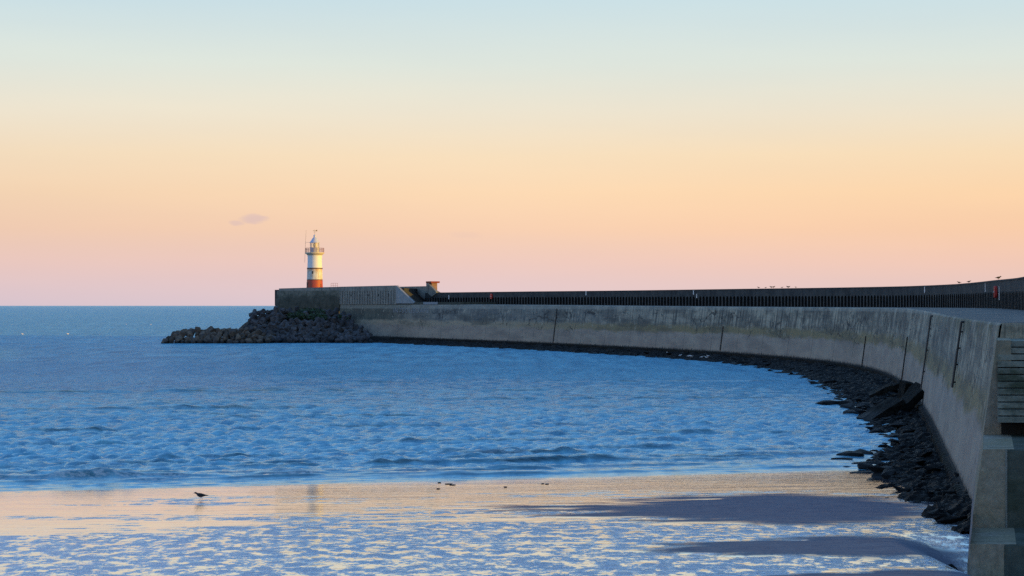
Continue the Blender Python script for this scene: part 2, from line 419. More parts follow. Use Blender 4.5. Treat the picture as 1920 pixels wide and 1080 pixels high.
# arcaded parapet
def parapet():
    m = MB(); bay = 1.6; pier = .52; n = int(473 / bay)
    P = lambda s, o, z: (*[float(v) for v in W(s, o)], float(z))
    for k in range(n):
        a = k * bay; b = a + pier; e = a + bay
        zt = float(zpar(a)); zt2 = float(zpar(e)); zd = float(ztop(a)) + .0; h = (zt - zd)
        oh = h * .60
        m.quad(P(a, O_PAR, zd), P(b, O_PAR, zd), P(b, O_PAR, zt), P(a, O_PAR, zt), [(a, 0), (b, 0), (b, h), (a, h)])
        N = 6; L = e - b
        pts = []
        for i in range(N + 1):
            t = i / N; zz = zd + oh - .38 + .38 * math.sqrt(max(0, 1 - (2 * t - 1) ** 2)); pts.append((b + L * t, zz))
        D = .75
        for (s0, q0), (s1, q1) in zip(pts, pts[1:]):
            m.quad(P(s0, O_PAR, q0), P(s1, O_PAR, q1), P(s1, O_PAR, zt), P(s0, O_PAR, zt), [(s0, q0 - zd), (s1, q1 - zd), (s1, h), (s0, h)])
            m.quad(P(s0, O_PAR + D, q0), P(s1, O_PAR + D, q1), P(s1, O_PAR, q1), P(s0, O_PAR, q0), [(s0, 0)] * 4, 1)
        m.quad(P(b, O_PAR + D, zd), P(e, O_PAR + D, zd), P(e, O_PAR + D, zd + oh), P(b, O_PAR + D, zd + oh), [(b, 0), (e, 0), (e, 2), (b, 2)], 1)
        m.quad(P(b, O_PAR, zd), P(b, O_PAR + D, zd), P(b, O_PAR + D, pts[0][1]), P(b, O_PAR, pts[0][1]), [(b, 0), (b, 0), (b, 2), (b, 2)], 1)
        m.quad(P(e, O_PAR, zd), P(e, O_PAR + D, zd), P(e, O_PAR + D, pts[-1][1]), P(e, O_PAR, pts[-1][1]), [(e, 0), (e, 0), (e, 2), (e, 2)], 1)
        # top and outer face
        O2 = O_PAR + 2.4
        m.quad(P(a, O_PAR, zt), P(e, O_PAR, zt), P(e, O2, zt), P(a, O2, zt), [(a, 0), (e, 0), (e, 2), (a, 2)])
        m.quad(P(a, O2, zt), P(e, O2, zt), P(e, O2 + 1.4, -2), P(a, O2 + 1.4, -2), [(a, 10), (e, 10), (e, 0), (a, 0)])
    for s in (0.0, n * bay):
        m.poly([P(s, O_PAR, -2), P(s, O_PAR + 3.8, -2), P(s, O_PAR + 2.4, zpar(s)), P(s, O_PAR, zpar(s))])
    ob = m.build('parapet_wall', [M_par, M_nicheshade], None, 1e-3)
    own(ob, bw)
    c = along('coping', np.arange(0, n * bay, 1.6), [lambda s: (O_PAR - .07, zpar(s) - .10), lambda s: (O_PAR - .07, zpar(s) + .07), lambda s: (O_PAR + 2.45, zpar(s) + .07), lambda s: (O_PAR + 2.45, zpar(s) - .1)], M_par, None, [0, .2, 2.4, 2.6])
    own(c, bw)
parapet()
mb = MB(); mb.prism([(33.3, 20), (36.5, 20), (36.5, 82.5), (33.3, 82.5)], -2, 13.3)  # unseen wall added to keep the sun off the landing and beach
own(mb.build('unseen_shade_wall', M_par), bw)
# stepped toe beam along the foot
tz = lambda s: ZF + .30 + .10 * (vnoise(s / 1.7, s * 0) - .5)
tw_ = lambda s: .20 * (np.floor(s / .45) % 2) + .10 * vnoise(s / 1.1, s * 0 + 3)
toe = along('toe_beam', np.arange(.5, 470, .225), [
    lambda s: (-.52 + tw_(s), -.6), lambda s: (-.44 + tw_(s), tz(s) - .12), lambda s: (-.34 + tw_(s), tz(s) - .02), lambda s: (-.08, tz(s) + .02), lambda s: (.06, tz(s) + .05)],
    M_toe, None, [0, .6, .8, 1.3, 1.5])
own(toe, bw)
# blocks standing along the toe beam like a row of teeth (near end only)
# iron ladders and black rubbing strips on the face
def face_pt(s, z, out=.0):
    h = float(ztop(s)) - ZF
    o = BATTER * (z - ZF) / h - out
    x, y = W(s, o); return Vector((float(x), float(y), z))
def ladder(s, zb, zt):
    m = MB(); w = .26
    for k in (-w, w):
        m.tube(face_pt(s + k, zb, .16), face_pt(s + k, zt, .16), .06, n=6)
        m.tube(face_pt(s + k, zt, .16), face_pt(s + k, zt + .04, -.8), .06, n=6)
        for q in (0.08, .35, .6, .85):
            z = zb + (zt - zb) * q; m.tube(face_pt(s + k, z, .18), face_pt(s + k, z, -.05), .045, n=6)
    z = zb + .15
    while z < zt - .1:
        m.tube(face_pt(s - w, z, .16), face_pt(s + w, z, .16), .028, n=5); z += .3
    own(m.build('ladder', M_iron), bw)
def strip(s, zb, zt, w=.22):
    m = MB(); a0, a1 = face_pt(s - w / 2, zb, .14), face_pt(s - w / 2, zt, .14)
    b0, b1 = face_pt(s + w / 2, zb, .14), face_pt(s + w / 2, zt, .14)
    c0, c1 = face_pt(s - w / 2, zb, -.05), face_pt(s - w / 2, zt, -.05); d0, d1 = face_pt(s + w / 2, zb, -.05), face_pt(s + w / 2, zt, -.05)
    m.quad(a0, b0, b1, a1); m.quad(c0, a0, a1, c1); m.quad(b0, d0, d1, b1); m.quad(a1, b1, d1, c1); m.quad(c0, d0, b0, a0)
    own(m.build('rubbing_strip', M_iron), bw)
ladder(34.5, 5.0, 9.0)
ladder(92.0, 1.3, 9.05)
strip(140.0, 1.15, 6.4, .26); strip(196.0, 1.15, 5.6, .26); strip(282.5, 1.5, 6.1, .36); strip(372.0, 1.0, 9.3, .34)
# raised last stretch of the walkway
mb = MB()
sr = np.arange(S_STEP, S_END, 1.5)
ra = [(float(a), float(b)) for a, b in zip(*W(sr, BATTER + .06))]; rb = [(float(a), float(b)) for a, b in zip(*W(sr, O_PAR - .05))]
foot = ra + rb[::-1]
mb.prism(foot[::-1], 10.1, 10.92)
own(mb.build('raised_walkway', M_headA), bw)
# pale board fixed to the rim of the raised walkway
mb = MB(); q0, q1 = W(442.0, BATTER - .12), W(451.0, BATTER - .12)
q2, q3 = W(442.0, BATTER + .04), W(451.0, BATTER + .04)
mb.prism([tuple(map(float, q)) for q in (q0, q1, q3, q2)], 10.30, 10.98, bottom=True)
own(mb.build('pale_board', M_graf), bw)

# faded painted lettering on the wall below the pier head (letters only half legible in the photograph)
def lettering():
    cu = bpy.data.curves.new('graffiti_text', 'FONT'); cu.body = 'INTSOUSOAFS'; cu.size = 1.75; cu.space_character = 1.12; cu.extrude = .0
    to = bpy.data.objects.new('graffiti_tmp', cu); col.objects.link(to)
    bpy.context.view_layer.update()
    dg = bpy.context.evaluated_depsgraph_get()
    me = bpy.data.meshes.new_from_object(to.evaluated_get(dg)); bpy.data.objects.remove(to)
    bm = bmesh.new(); bm.from_mesh(me)
    bmesh.ops.subdivide_edges(bm, edges=bm.edges, cuts=1)
    mx = max(v.co.x for v in bm.verts)
    for v in bm.verts:
        s = 470.5 - v.co.x / mx * 23.0
        p = face_pt(s, 8.05 + v.co.y, .03); v.co = p
    bm.to_mesh(me); bm.free(); me.name = 'graffiti'
    own(link_mesh('graffiti', me, M_graf), bw)
lettering()

# cabinets and boards on the parapet face (fixed things of their own)
def par_at(s, z, out):
    x, y = W(s, O_PAR - out); return (float(x), float(y), z)
def cabinet(s, z, h, w, label):
    m = MB()
    n = 8; prof = []
    for k in range(n + 1):
        a = math.pi * k / n; prof.append((w / 2 * math.cos(a), h / 2 - w / 2 + w / 2 * math.sin(a)))
    for k in range(n + 1):
        a = math.pi + math.pi * k / n; prof.append((w / 2 * math.cos(a), -h / 2 + w / 2 + w / 2 * math.sin(a)))
    d = .34
    F = [(px_, -d / 2, pz) for px_, pz in prof]; Bk = [(px_, d / 2, pz) for px_, pz in prof]
    m.poly(F); m.poly(Bk[::-1])
    for k in range(len(F)):
        j = (k + 1) % len(F); m.quad(F[k], F[j], Bk[j], Bk[k])
    root = empty('lifebuoy_cabinet', par_at(s, z, d / 2 + .02))
    tx, ty = wdir(s); root.rotation_euler.z = math.atan2(ty, tx) + math.pi
    m.build('cabinet_body', M_redpaint, root, bevel=.03)
    hb = MB(); hb.box((0, -d / 2 - .025, 0), (w * .62, .05, .09)); hb.box((w * .18, -d / 2 - .035, 0), (.05, .07, .16))
    hb.build('latch', M_whitepaint, root)
    tag(root, label, 'cabinet', 'red cabinets on the parapet')
cabinet(147.5, 11.62, 1.42, .72, 'red rounded cabinet on the parapet at the near right end of the breakwater')
cabinet(430.5, 12.45, 1.5, .95, 'red cabinet on the far part of the parapet towards the lighthouse')
def board(s, z, h, w, label):
    m = MB(); m.box((0, 0, 0), (w, .07, h)); m.box((0, .0, h / 2 + .03), (w + .05, .1, .06))
    o = m.build('white_marker_board', M_whitepaint)
    o.location = par_at(s, z, .07); tx, ty = wdir(s); o.rotation_euler.z = math.atan2(ty, tx)
    tag(o, label, 'marker board', 'pale marker boards on the parapet')
board(144.6, 11.42, 1.55, .28, 'tall pale narrow board just right of the near red cabinet')
board(159.0, 12.2, 1.0, .26, 'pale narrow board on the parapet a little left of the near red cabinet')
board(207.0, 12.35, .9, .42, 'pale narrow board high on the parapet before the wall curves away at right')
board(321.0, 12.75, .85, .38, 'upper pale board of the pair on the middle of the parapet')
board(319.4, 12.0, .8, .34, 'lower pale board of the pair on the middle of the parapet')
board(378.0, 12.95, .95, .42, 'pale board on the parapet between the far red cabinet and the pair of boards')
board(456.5, 12.3, 1.1, .42, 'pale board on the last arches before the pier head stairs')

# ------------------------------------------------------------------ pier head
C0 = Vector((-52.4, 569.0)); D0 = Vector((-74.2, 588.0))
tw = Vector(wdir(S_END)); tw = Vector((tw[0], tw[1]))
nw = Vector((tw.y, -tw.x))
ph = empty('pier_head', (-56, 578, 0))
tag(ph, 'raised concrete pier head with ramped side and stairs, the lighthouse standing on it', 'pier head')
zh = 15.62
def v2(v): return (v.x, v.y)
Cx = Vector(tuple(map(float, W(S_END, 0))))
dA = (D0 - Cx).normalized(); nA = Vector((-dA.y, dA.x)) * -1   # outward = towards camera side
if nA.y < 0: nA = -nA                                          # nA now points inland (away from camera)
E0 = D0 + nA * 24 + dA * 2
F0 = Cx + nw * 20
# dark left face with splayed base
mb = MB()
ftA = [v2(Cx + nw * .55), v2(Cx + nw * 6), v2(F0), v2(E0), v2(D0)]
tpA = [v2(Cx + nw * 1.0), v2(Cx + nw * 6), v2(F0), v2(E0 + nA * -1), v2(D0 + nA * 1.0 - dA * 1.7)]
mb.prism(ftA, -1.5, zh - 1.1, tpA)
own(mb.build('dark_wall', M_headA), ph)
mb = MB()
tpA2 = [v2(Vector(tpA[0]) + nA * .35), v2(Vector(tpA[1])), tpA[2], v2(Vector(tpA[3])), v2(Vector(tpA[4]) + nA * .35 - dA * .5)]
ring_in = [v2(Vector(p) + (Vector((-58, 586)) - Vector(p)).normalized() * 1.2) for p in tpA2]
mb.prism(tpA2, zh - 1.1, [zh, zh, zh, zh - .35, zh - .35], cap=False)
mb.prism(ring_in[::-1], zh - 1.09, [zh - .35, zh - .35, zh, zh, zh], cap=False)
zz = [zh, zh, zh, zh - .35, zh - .35]
for i in range(5):
    j = (i + 1) % 5
    mb.quad((*tpA2[i], zz[i]), (*tpA2[j], zz[j]), (*ring_in[j], zz[j]), (*ring_in[i], zz[i]))
own(mb.build('coping', M_headB), ph)
# ribbed grey wall continuing the sea wall, with sloping ramp end
s1 = 457.0; s0r = 468.5          # foot and top of the slope along the wall line
def WP(s, o): return tuple(float(v) for v in W(s, o))
mb = MB()
oF = BATTER - .10
hw = lambda s: zh if s >= s0r else 10.93 + (zh - 10.93) * (s - s1) / (s0r - s1)
rib = [s0r]
while rib[-1] < S_END - .2: rib.append(min(S_END, rib[-1] + (1.35 if len(rib) % 2 else .5)))
for i, s in enumerate(rib[:-1]):
    e = rib[i + 1]; gr = i % 2 == 1; d = -.14 if gr else .07
    zt_ = zh - 1.4 - (.5 * random.random() if gr else 0); zb_ = 11.4 + 1.2 * random.random() if gr else 10.35
    a, b = WP(s, oF - d), WP(e, oF - d)
    mb.quad((*a, 10.35), (*b, 10.35), (*b, zh - 1.4), (*a, zh - 1.4), [(s, 0), (e, 0), (e, 3.8), (s, 3.8)], 1 if gr else 0)
    a2, b2 = WP(s, oF - .09), WP(e, oF - .09)
    mb.quad((*a2, zh - 1.4), (*b2, zh - 1.4), (*b2, zh), (*a2, zh), [(s, 4), (e, 4), (e, 5), (s, 5)])
    mb.quad((*a2, zh), (*b2, zh), (*WP(e, oF + 1.6), zh), (*WP(s, oF + 1.6), zh))
    mb.quad((*WP(s, oF - .07), 10.35), (*WP(s, oF + .14), 10.35), (*WP(s, oF + .14), zh - 1.4), (*WP(s, oF - .07), zh - 1.4))
    mb.quad((*WP(s, oF - .09), zh - 1.4), (*WP(e, oF - .09), zh - 1.4), (*WP(e, oF + .14), zh - 1.4), (*WP(s, oF + .14), zh - 1.4))
own(mb.build('ribbed_wall', [M_headB, M_groove], ph and None), ph)

mb = MB()   # triangular ramp wall
a, b, c = WP(s1, oF - .09), WP(s0r, oF - .09), WP(s0r, oF - .09)
a2, b2 = WP(s1, oF + .45), WP(s0r, oF + .45)
mb.poly([(*a, 10.6), (*a, 10.95), (*b, zh), (*b, 10.6)], [(0, 0), (0, .3), (11, 4.7), (11, 0)])
mb.poly([(*a2, 10.6), (*b2, 10.6), (*b2, zh), (*a2, 10.95)])
mb.quad((*a, 10.95), (*a2, 10.95), (*b2, zh), (*b, zh)); mb.quad((*a, 10.6), (*a2, 10.6), (*a2, 10.95), (*a, 10.95))
own(mb.build('ramp_wall', M_ramp), ph)
for s in (473.5, 480.5, 487.5, 494, 500.5):   # weep holes
    m = MB(); p = WP(s, oF - .11); m.box((0, 0, 0), (.32, .14, .5)); o = m.build('weep_hole', M_black)
    o.location = (*p, 13.0); o.rotation_euler.z = math.atan2(*reversed(wdir(s))); own(o, ph)
# upper platform behind the ribbed wall
mb = MB()
mb.prism([WP(467, oF + 1.6), WP(479, 12.1), v2(F0), v2(E0), v2(D0 + nA * 1.6), v2(Cx + nA * 1.9)], 10, zh - .75)
own(mb.build('platform', M_stairshade), ph)
# back wall along the seaward side
mb = MB()
mb.prism([WP(472.5, 12.2), WP(472.5, 13.4), WP(S_END - 2, 13.4), WP(S_END - 2, 12.2)], 10.2, zh - .1)
mb.prism([WP(465.8, 12.0), WP(465.8, 13.4), WP(472.6, 13.4), WP(472.6, 12.0)][::-1], 10.2, [zh - .15, zh - .15, 13.7, 13.7])  # sloping stretch added behind the wing to keep sun off the stairs
own(mb.build('back_wall', M_headB), ph)
# stairs up from the walkway
mb = MB(); n = 14
for k in range(n):
    sa = 455.5 + k * .78; zt_ = 10.95 + (k + 1) * (zh - .75 - 10.95) / n
    mb.prism([WP(sa + 1.0, oF + .5), WP(sa + 16.0, 11.9), WP(481.0, 11.9), WP(467.0, oF + .5)], 10.8, zt_)
own(mb.build('stairs', M_stairshade), ph)
# stone hut with flat overhanging cap at the top of the wall
sh = empty('stone_shelter', (*WP(469.3, 12.6), 10.5))
tag(sh, 'small concrete hut with flat overhanging cap and sloping side, lit orange', 'shelter')
mb = MB()
mb.prism([WP(468.4, 11.9), WP(468.4, 13.6), WP(470.3, 13.6), WP(470.3, 11.9)], 10.5, 16.35)
own(mb.build('hut_wall', M_orange), sh)
mb = MB()
mb.prism([WP(467.8, 11.4), WP(467.8, 14.1), WP(471.2, 14.1), WP(471.2, 11.4)], 16.352, 16.85, bottom=True)
own(mb.build('flat_cap', M_cap), sh)
mb = MB()   # sloping wing
prof = [(470.6, 16.35), (469.2, 16.2), (464.2, 13.9), (464.2, 13.4), (467.0, 12.5), (470.6, 13.9)]
fr = [(*WP(s, 11.2), z) for s, z in prof]; bk = [(*WP(s, 11.85), z) for s, z in prof]
mb.poly(fr, [(s, z) for s, z in prof]); mb.poly(bk[::-1])
for k in range(len(fr)):
    j = (k + 1) % len(fr); mb.quad(fr[k], fr[j], bk[j], bk[k])
own(mb.build('sloping_wing', M_headB), sh)

# ------------------------------------------------------------------ lighthouse
def mat_tower():
    m, T, b, tc = material('lighthouse_paint')
    o = tc.outputs['Object']; z = T.xyz(o)[2]
    st = T.noise(T.maps(o, (2.2, 2.2, .3)), 1.0, 6, .65)
    fi = T.noise(o, 2.0, 6, .7)
    white = T.mix(T.rng(st, .55, .75, 0, .35), (.76, .79, .81), (.48, .46, .40))
    low = T.mix(T.rng(st, .42, .66, 0, .75), (.70, .71, .68), (.38, .29, .19))
    sp = T.noise(T.maps(o, (1.1, 1.1, .8), (3.1, 0, 2.2)), 1.0, 5, .65, 1.5)
    low = T.mix(T.rng(T.math('ABSOLUTE', T.math('SUBTRACT', sp, .5)), .012, .004, 0, .7), low, (.12, .1, .08))
    low = T.mix(T.math('MULTIPLY', T.rng(z, 4.9, 6.4, 0, .75), T.rng(st, .35, .6, .3, 1.0)), low, (.50, .24, .07))  # orange glow below the dark ring painted into the band colour
    red = T.mix(T.rng(fi, .4, .62), (.46, .06, .035), (.33, .08, .05))
    c = T.mix(T.rng(z, 2.95, 2.97), red, low)
    c = T.mix(T.rng(z, 6.45, 6.47), c, white)
    T.l.new(c, b.inputs['Base Color']); b.inputs['Roughness'].default_value = .55
    T.l.new(T.bump(fi, .25, .05), b.inputs['Normal'])
    return m
LH = (-60.9, 590.0); LZ = 15.0
lh = empty('lighthouse', (*LH, LZ))
tag(lh, 'white lighthouse with red base band and glazed lantern standing on the pier head', 'lighthouse')
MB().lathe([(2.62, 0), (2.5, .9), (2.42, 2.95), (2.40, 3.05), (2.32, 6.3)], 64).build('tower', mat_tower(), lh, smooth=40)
MB().lathe([(2.32, 6.3), (2.42, 6.32), (2.42, 6.62), (2.28, 6.66)], 64).build('dark_ring', simple('ring_dark', (.09, .05, .05), .6, .3, 6), lh, smooth=40)
MB().lathe([(2.42, 2.82), (2.45, 2.84), (2.45, 3.06), (2.40, 3.08)], 64).build('dark_ring', simple('ring_rust', (.16, .06, .04), .6, .3, 6), lh, smooth=40)
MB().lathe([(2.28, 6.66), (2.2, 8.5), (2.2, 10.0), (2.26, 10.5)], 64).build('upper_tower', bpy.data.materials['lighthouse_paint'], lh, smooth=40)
MB().lathe([(2.26, 10.5), (2.5, 10.75), (2.72, 10.95), (2.95, 11.05), (2.98, 11.35), (2.9, 11.4), (1.2, 11.4)], 64).build('gallery', simple('gallery_paint', (.62, .54, .38), .6, .3, 4), lh, smooth=35)
MB().lathe([(1.46, 11.4), (1.46, 12.75), (1.55, 12.8), (1.55, 12.9), (1.2, 12.95)], 48).build('lantern_base', simple('lantern_base_paint', (.5, .5, .54), .5, .2, 4), lh, smooth=35)
mg, T, b, tc = material('lantern_glass')
tr = T.node('ShaderNodeBsdfTransparent'); tr.inputs[0].default_value = (.9, .92, .9, 1); gl = T.node('ShaderNodeBsdfGlossy'); gl.inputs['Roughness'].default_value = .08
mxs = T.node('ShaderNodeMixShader'); mxs.inputs[0].default_value = .22
T.l.new(tr.outputs[0], mxs.inputs[1]); T.l.new(gl.outputs[0], mxs.inputs[2]); T.l.new(mxs.outputs[0], T.n['Material Output'].inputs[0])
NG = 10
gm = MB().lathe([(1.36, 12.9), (1.36, 14.4)], NG).build('glazing', mg, lh)
ml = MB()
for k in range(NG):
    a = 2 * math.pi * k / NG; ml.tube((1.38 * math.cos(a), 1.38 * math.sin(a), 12.9), (1.38 * math.cos(a), 1.38 * math.sin(a), 14.42), .055, n=6)
ml.build('glazing_bars', M_steel, lh)
ln = MB().lathe([(.05, 13.0), (.35, 13.1), (.55, 13.5), (.58, 13.75), (.5, 14.05), (.25, 14.3), (.02, 14.32)], 24).build('lens', simple('lens_glass', (.8, .66, .36), .15, .1, 5), lh, smooth=60)  # yellow colour stands in for sunlight shining through the lantern
MB().lathe([(1.62, 14.38), (1.62, 14.5), (1.5, 14.58), (1.25, 14.95), (.82, 15.6), (.5, 16.0), (.34, 16.1), (.36, 16.35), (.42, 16.4), (.4, 16.65), (.22, 16.85), (.05, 16.95)], 40).build('roof', simple('roof_paint', (.55, .58, .70), .5, .2, 4), lh, smooth=40)
vn = MB(); vn.tube((0, 0, 16.9), (0, 0, 18.5), .045, n=6); vn.tube((-.55, 0, 18.15), (.75, 0, 18.15), .035, n=5); vn.tube((0, -.4, 17.75), (0, .4, 17.75), .03, n=5); vn.tube((-.4, 0, 17.75), (.4, 0, 17.75), .03, n=5)
vn.poly([(.3, 0, 18.0), (.78, .02, 17.92), (.78, .02, 18.42), (.3, 0, 18.3)]); vn.poly([(-.3, 0, 18.05), (-.6, 0, 18.15), (-.3, 0, 18.25)])
vn.build('weather_vane', simple('vane_gilt', (.4, .3, .14), .5, .2, 8), lh)
rl = MB()
for k in range(20):
    a = 2 * math.pi * k / 20; rl.tube((2.85 * math.cos(a), 2.85 * math.sin(a), 11.4), (2.85 * math.cos(a), 2.85 * math.sin(a), 12.75), .045, n=5)
for z in (11.85, 12.3, 12.75):
    for k in range(40):
        a = 2 * math.pi * k / 40; c_ = 2 * math.pi * (k + 1) / 40
        rl.tube((2.85 * math.cos(a), 2.85 * math.sin(a), z), (2.85 * math.cos(c_), 2.85 * math.sin(c_), z), .045, n=4, cap=False)
rl.build('railing', M_rustrail, lh)
an = MB(); an.tube((-3.05, -.3, 8.2), (-2.95, -.3, 11.8), .04, n=6); an.tube((-2.95, -.3, 11.8), (-2.62, -.3, 18.3), .05, .03, n=6); an.tube((-2.85, -.3, 14.5), (-1.4, -.2, 14.5), .03, n=5); an.tube((-2.98, -.3, 11.2), (-2.6, -.2, 11.2), .05, n=5)
an.build('aerial_mast', simple('mast_metal', (.2, .17, .17), .5, .2, 8), lh)
dr = MB(); a = R(-150); dr.box((2.4 * math.cos(a), 2.4 * math.sin(a), 1.2), (.25, .95, 2.1), a); dr.build('door', simple('door_paint', (.10, .035, .03), .6, .2, 5), lh)
wd = MB(); a = R(-100); wd.box((2.27 * math.cos(a), 2.27 * math.sin(a), 5.2), (.3, .42, .8), a); wd.build('window', simple('window_dark', (.03, .03, .035), .3, .1, 5), lh)
# low railing on the platform, right of the tower
rg = empty('safety_railing', (-54.6, 587.2, zh - .75)); tag(rg, 'small open railing on the platform just right of the lighthouse', 'railing')
m = MB()
for k in range(4): m.tube((-1.0 + k * .66, 0, 0), (-1.0 + k * .66, 0, 2.05), .04, n=5)
m.build('posts', M_rustrail, rg); m = MB()
for z in (.7, 1.35, 2.0): m.tube((-1.05, 0, z), (1.05, 0, z), .035, n=5)
m.build('rails', M_rustrail, rg)

# ------------------------------------------------------------------ stepped landing against the near end of the wall
ld = empty('stepped_landing', (18.5, 74.0, 0))
tag(ld, 'stepped mossy concrete landing with two big blocks at the near end of the wall', 'landing')
P3 = lambda s, o: (20 + .248 * (s - 83) + o, s)           # s = distance from the beach side (y), o = offset to the right
def flank():
    m = MB(); m2 = MB()
    ys = np.arange(64.04, 83.41, .6)
    prof = lambda y: [(-.02, -1.0), (0.0, 1.3), (.08, 1.87), (.16, 2.5), (.52, 4.83), (1.06, 8.63)]
    def top_z(y): return 8.6 if y >= 76.5 else (4.82 if y >= 68.9 else 2.0)
    for y0, y1 in zip(ys, ys[1:]):
        pr = prof(y0); zt_ = top_z((y0 + y1) / 2)
        o_ = np.interp(zt_, [q[1] for q in pr], [q[0] for q in pr]) - .04
        m.quad((*P3(y0, o_), zt_ + .006), (*P3(y1, o_), zt_ + .006), (*P3(y1, 1.6), zt_ + .002), (*P3(y0, 1.6), zt_ + .002), [(y0, 0), (y1, 0), (y1, 1), (y0, 1)])
        yb = {2.0: 64.0, 4.82: 69.0, 8.6: 76.9}[zt_]
        if abs(y0 - yb) < .31 or y0 == ys[0]:
            zz_ = {2.0: -1.0, 4.82: 1.87, 8.6: 4.83}[zt_]
            q_ = [(a_, b_) for a_, b_ in pr if zz_ - .01 <= b_ <= zt_ + .05]
            q_ = [t_ for t_ in q_ if t_[1] < zt_ - .005] + [(o_ + .04, zt_ + .006)]
            m.poly([(*P3(y0, 1.6), q_[0][1])] + [(*P3(y0, a_ - .04), b_) for a_, b_ in q_] + [(*P3(y0, 1.6), q_[-1][1])])
        for (o0, z0), (o1, z1) in zip(pr, pr[1:]):
            if z0 >= zt_ - .01: break
            a, b = P3(y0, o0 - .04), P3(y1, o0 - .04); c, d = P3(y1, o1 - .04), P3(y0, o1 - .04)
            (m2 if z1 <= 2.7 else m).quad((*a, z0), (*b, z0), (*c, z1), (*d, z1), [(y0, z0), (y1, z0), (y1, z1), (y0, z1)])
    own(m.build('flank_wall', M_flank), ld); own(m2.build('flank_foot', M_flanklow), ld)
flank()
def blk(y0, y1, z0, z1, o, mat, name, chamfer=0.0):
    a, b = P3(y0, o), P3(y1, o); xr = 34
    m = MB()
    m.prism([(a[0] + chamfer, y0), (xr, y0 - .8), (xr, y1), b, (b[0] if not chamfer else a[0] + .02, y1 if not chamfer else y0 + chamfer * 3.2)] if chamfer else [a, (xr, y0 - .8), (xr, y1), b], z0, z1)
    ob = own(m.build(name, mat), ld); ob.modifiers.new('Bevel', 'BEVEL').width = .05
    ob.modifiers['Bevel'].limit_method = 'ANGLE'
    return ob
blk(64.0, 83.2, -1.0, 2.0, 1.18, M_block, 'lower_block')
blk(68.8, 83.2, 2.003, 4.82, 1.06, M_block, 'upper_block', .26)
# splayed light edge of the upper block
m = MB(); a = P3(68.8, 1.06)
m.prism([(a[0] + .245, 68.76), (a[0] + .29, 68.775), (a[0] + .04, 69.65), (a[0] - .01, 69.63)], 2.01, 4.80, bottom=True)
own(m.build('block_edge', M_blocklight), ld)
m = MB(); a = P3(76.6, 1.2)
m.prism([(a[0], 76.6), (34, 75.8), (34, 83), (a[0] + 1.4, 83)], 4.823, 5.4); own(m.build('shadow_gap', M_black), ld)  # black block paints the shade in the slot under the boards
nb = 12
for k in range(nb):
    z0 = 5.40 + k * (8.62 - 5.40) / nb; z1 = 5.40 + (k + 1) * (8.62 - 5.40) / nb - .045
    y = 75.2 + k * .16
    a = P3(y, 1.05); m = MB()
    m.prism([(a[0] + .0, y), (34, y - .8), (34, 83.1), (P3(83.1, 1.05)[0], 83.1)], z0, z1, bottom=True)
    ob = own(m.build('board', M_slat), ld)
    if k < nb - 1:
        m = MB(); m.prism([(a[0] + .1, y + .3), (34, y - .5), (34, 83.0), (P3(83, 1.2)[0], 83.0)], z1 + .001, z1 + .044); own(m.build('joint', M_black), ld)
# ------------------------------------------------------------------ beach and sea
yshore = lambda x: 110.2 + .28 * np.clip(x, -60, 24) + .0 * x
def sand_z(x, y):
    z = (yshore(x) - y) / 36.0 - .75 * sstep(14.2, 16.0, x) * sstep(75, 66, y)
    return np.where(z > 1.6, 1.6 + .9 * np.tanh((z - 1.6) / .9), np.maximum(z, -1.2))
bars = [(12.6, 87.4, 12.0, 9.6, .05), (12.6, 69.6, 7.4, 4.4, .06), (12.4, 59.9, 4.6, 2.3, .05)]
def bar_mask(x, y):
    w = np.zeros_like(x)
    nx = fbm(x * .35 + 3, y * 1.0 + 8, 4) - .5
    for cx, cy, rx, ry, sk in bars:
        dx = (x - cx) / rx; dy = (y - cy - sk * (x - cx)) / ry
        # blunt at the right end, drawn out to a tail at the left
        dxl = np.where(dx < 0, dx * .95, dx * 1.75)
        ryv = np.where(dx < 0, 1 - .45 * np.clip(-dx, 0, 1), 1.0)
        r = np.sqrt(dxl ** 2 + (dy / ryv) ** 2)
        w = np.maximum(w, sstep(1.25, .55, r + nx * np.where(dx < -.2, 1.0, .35)))
    return w
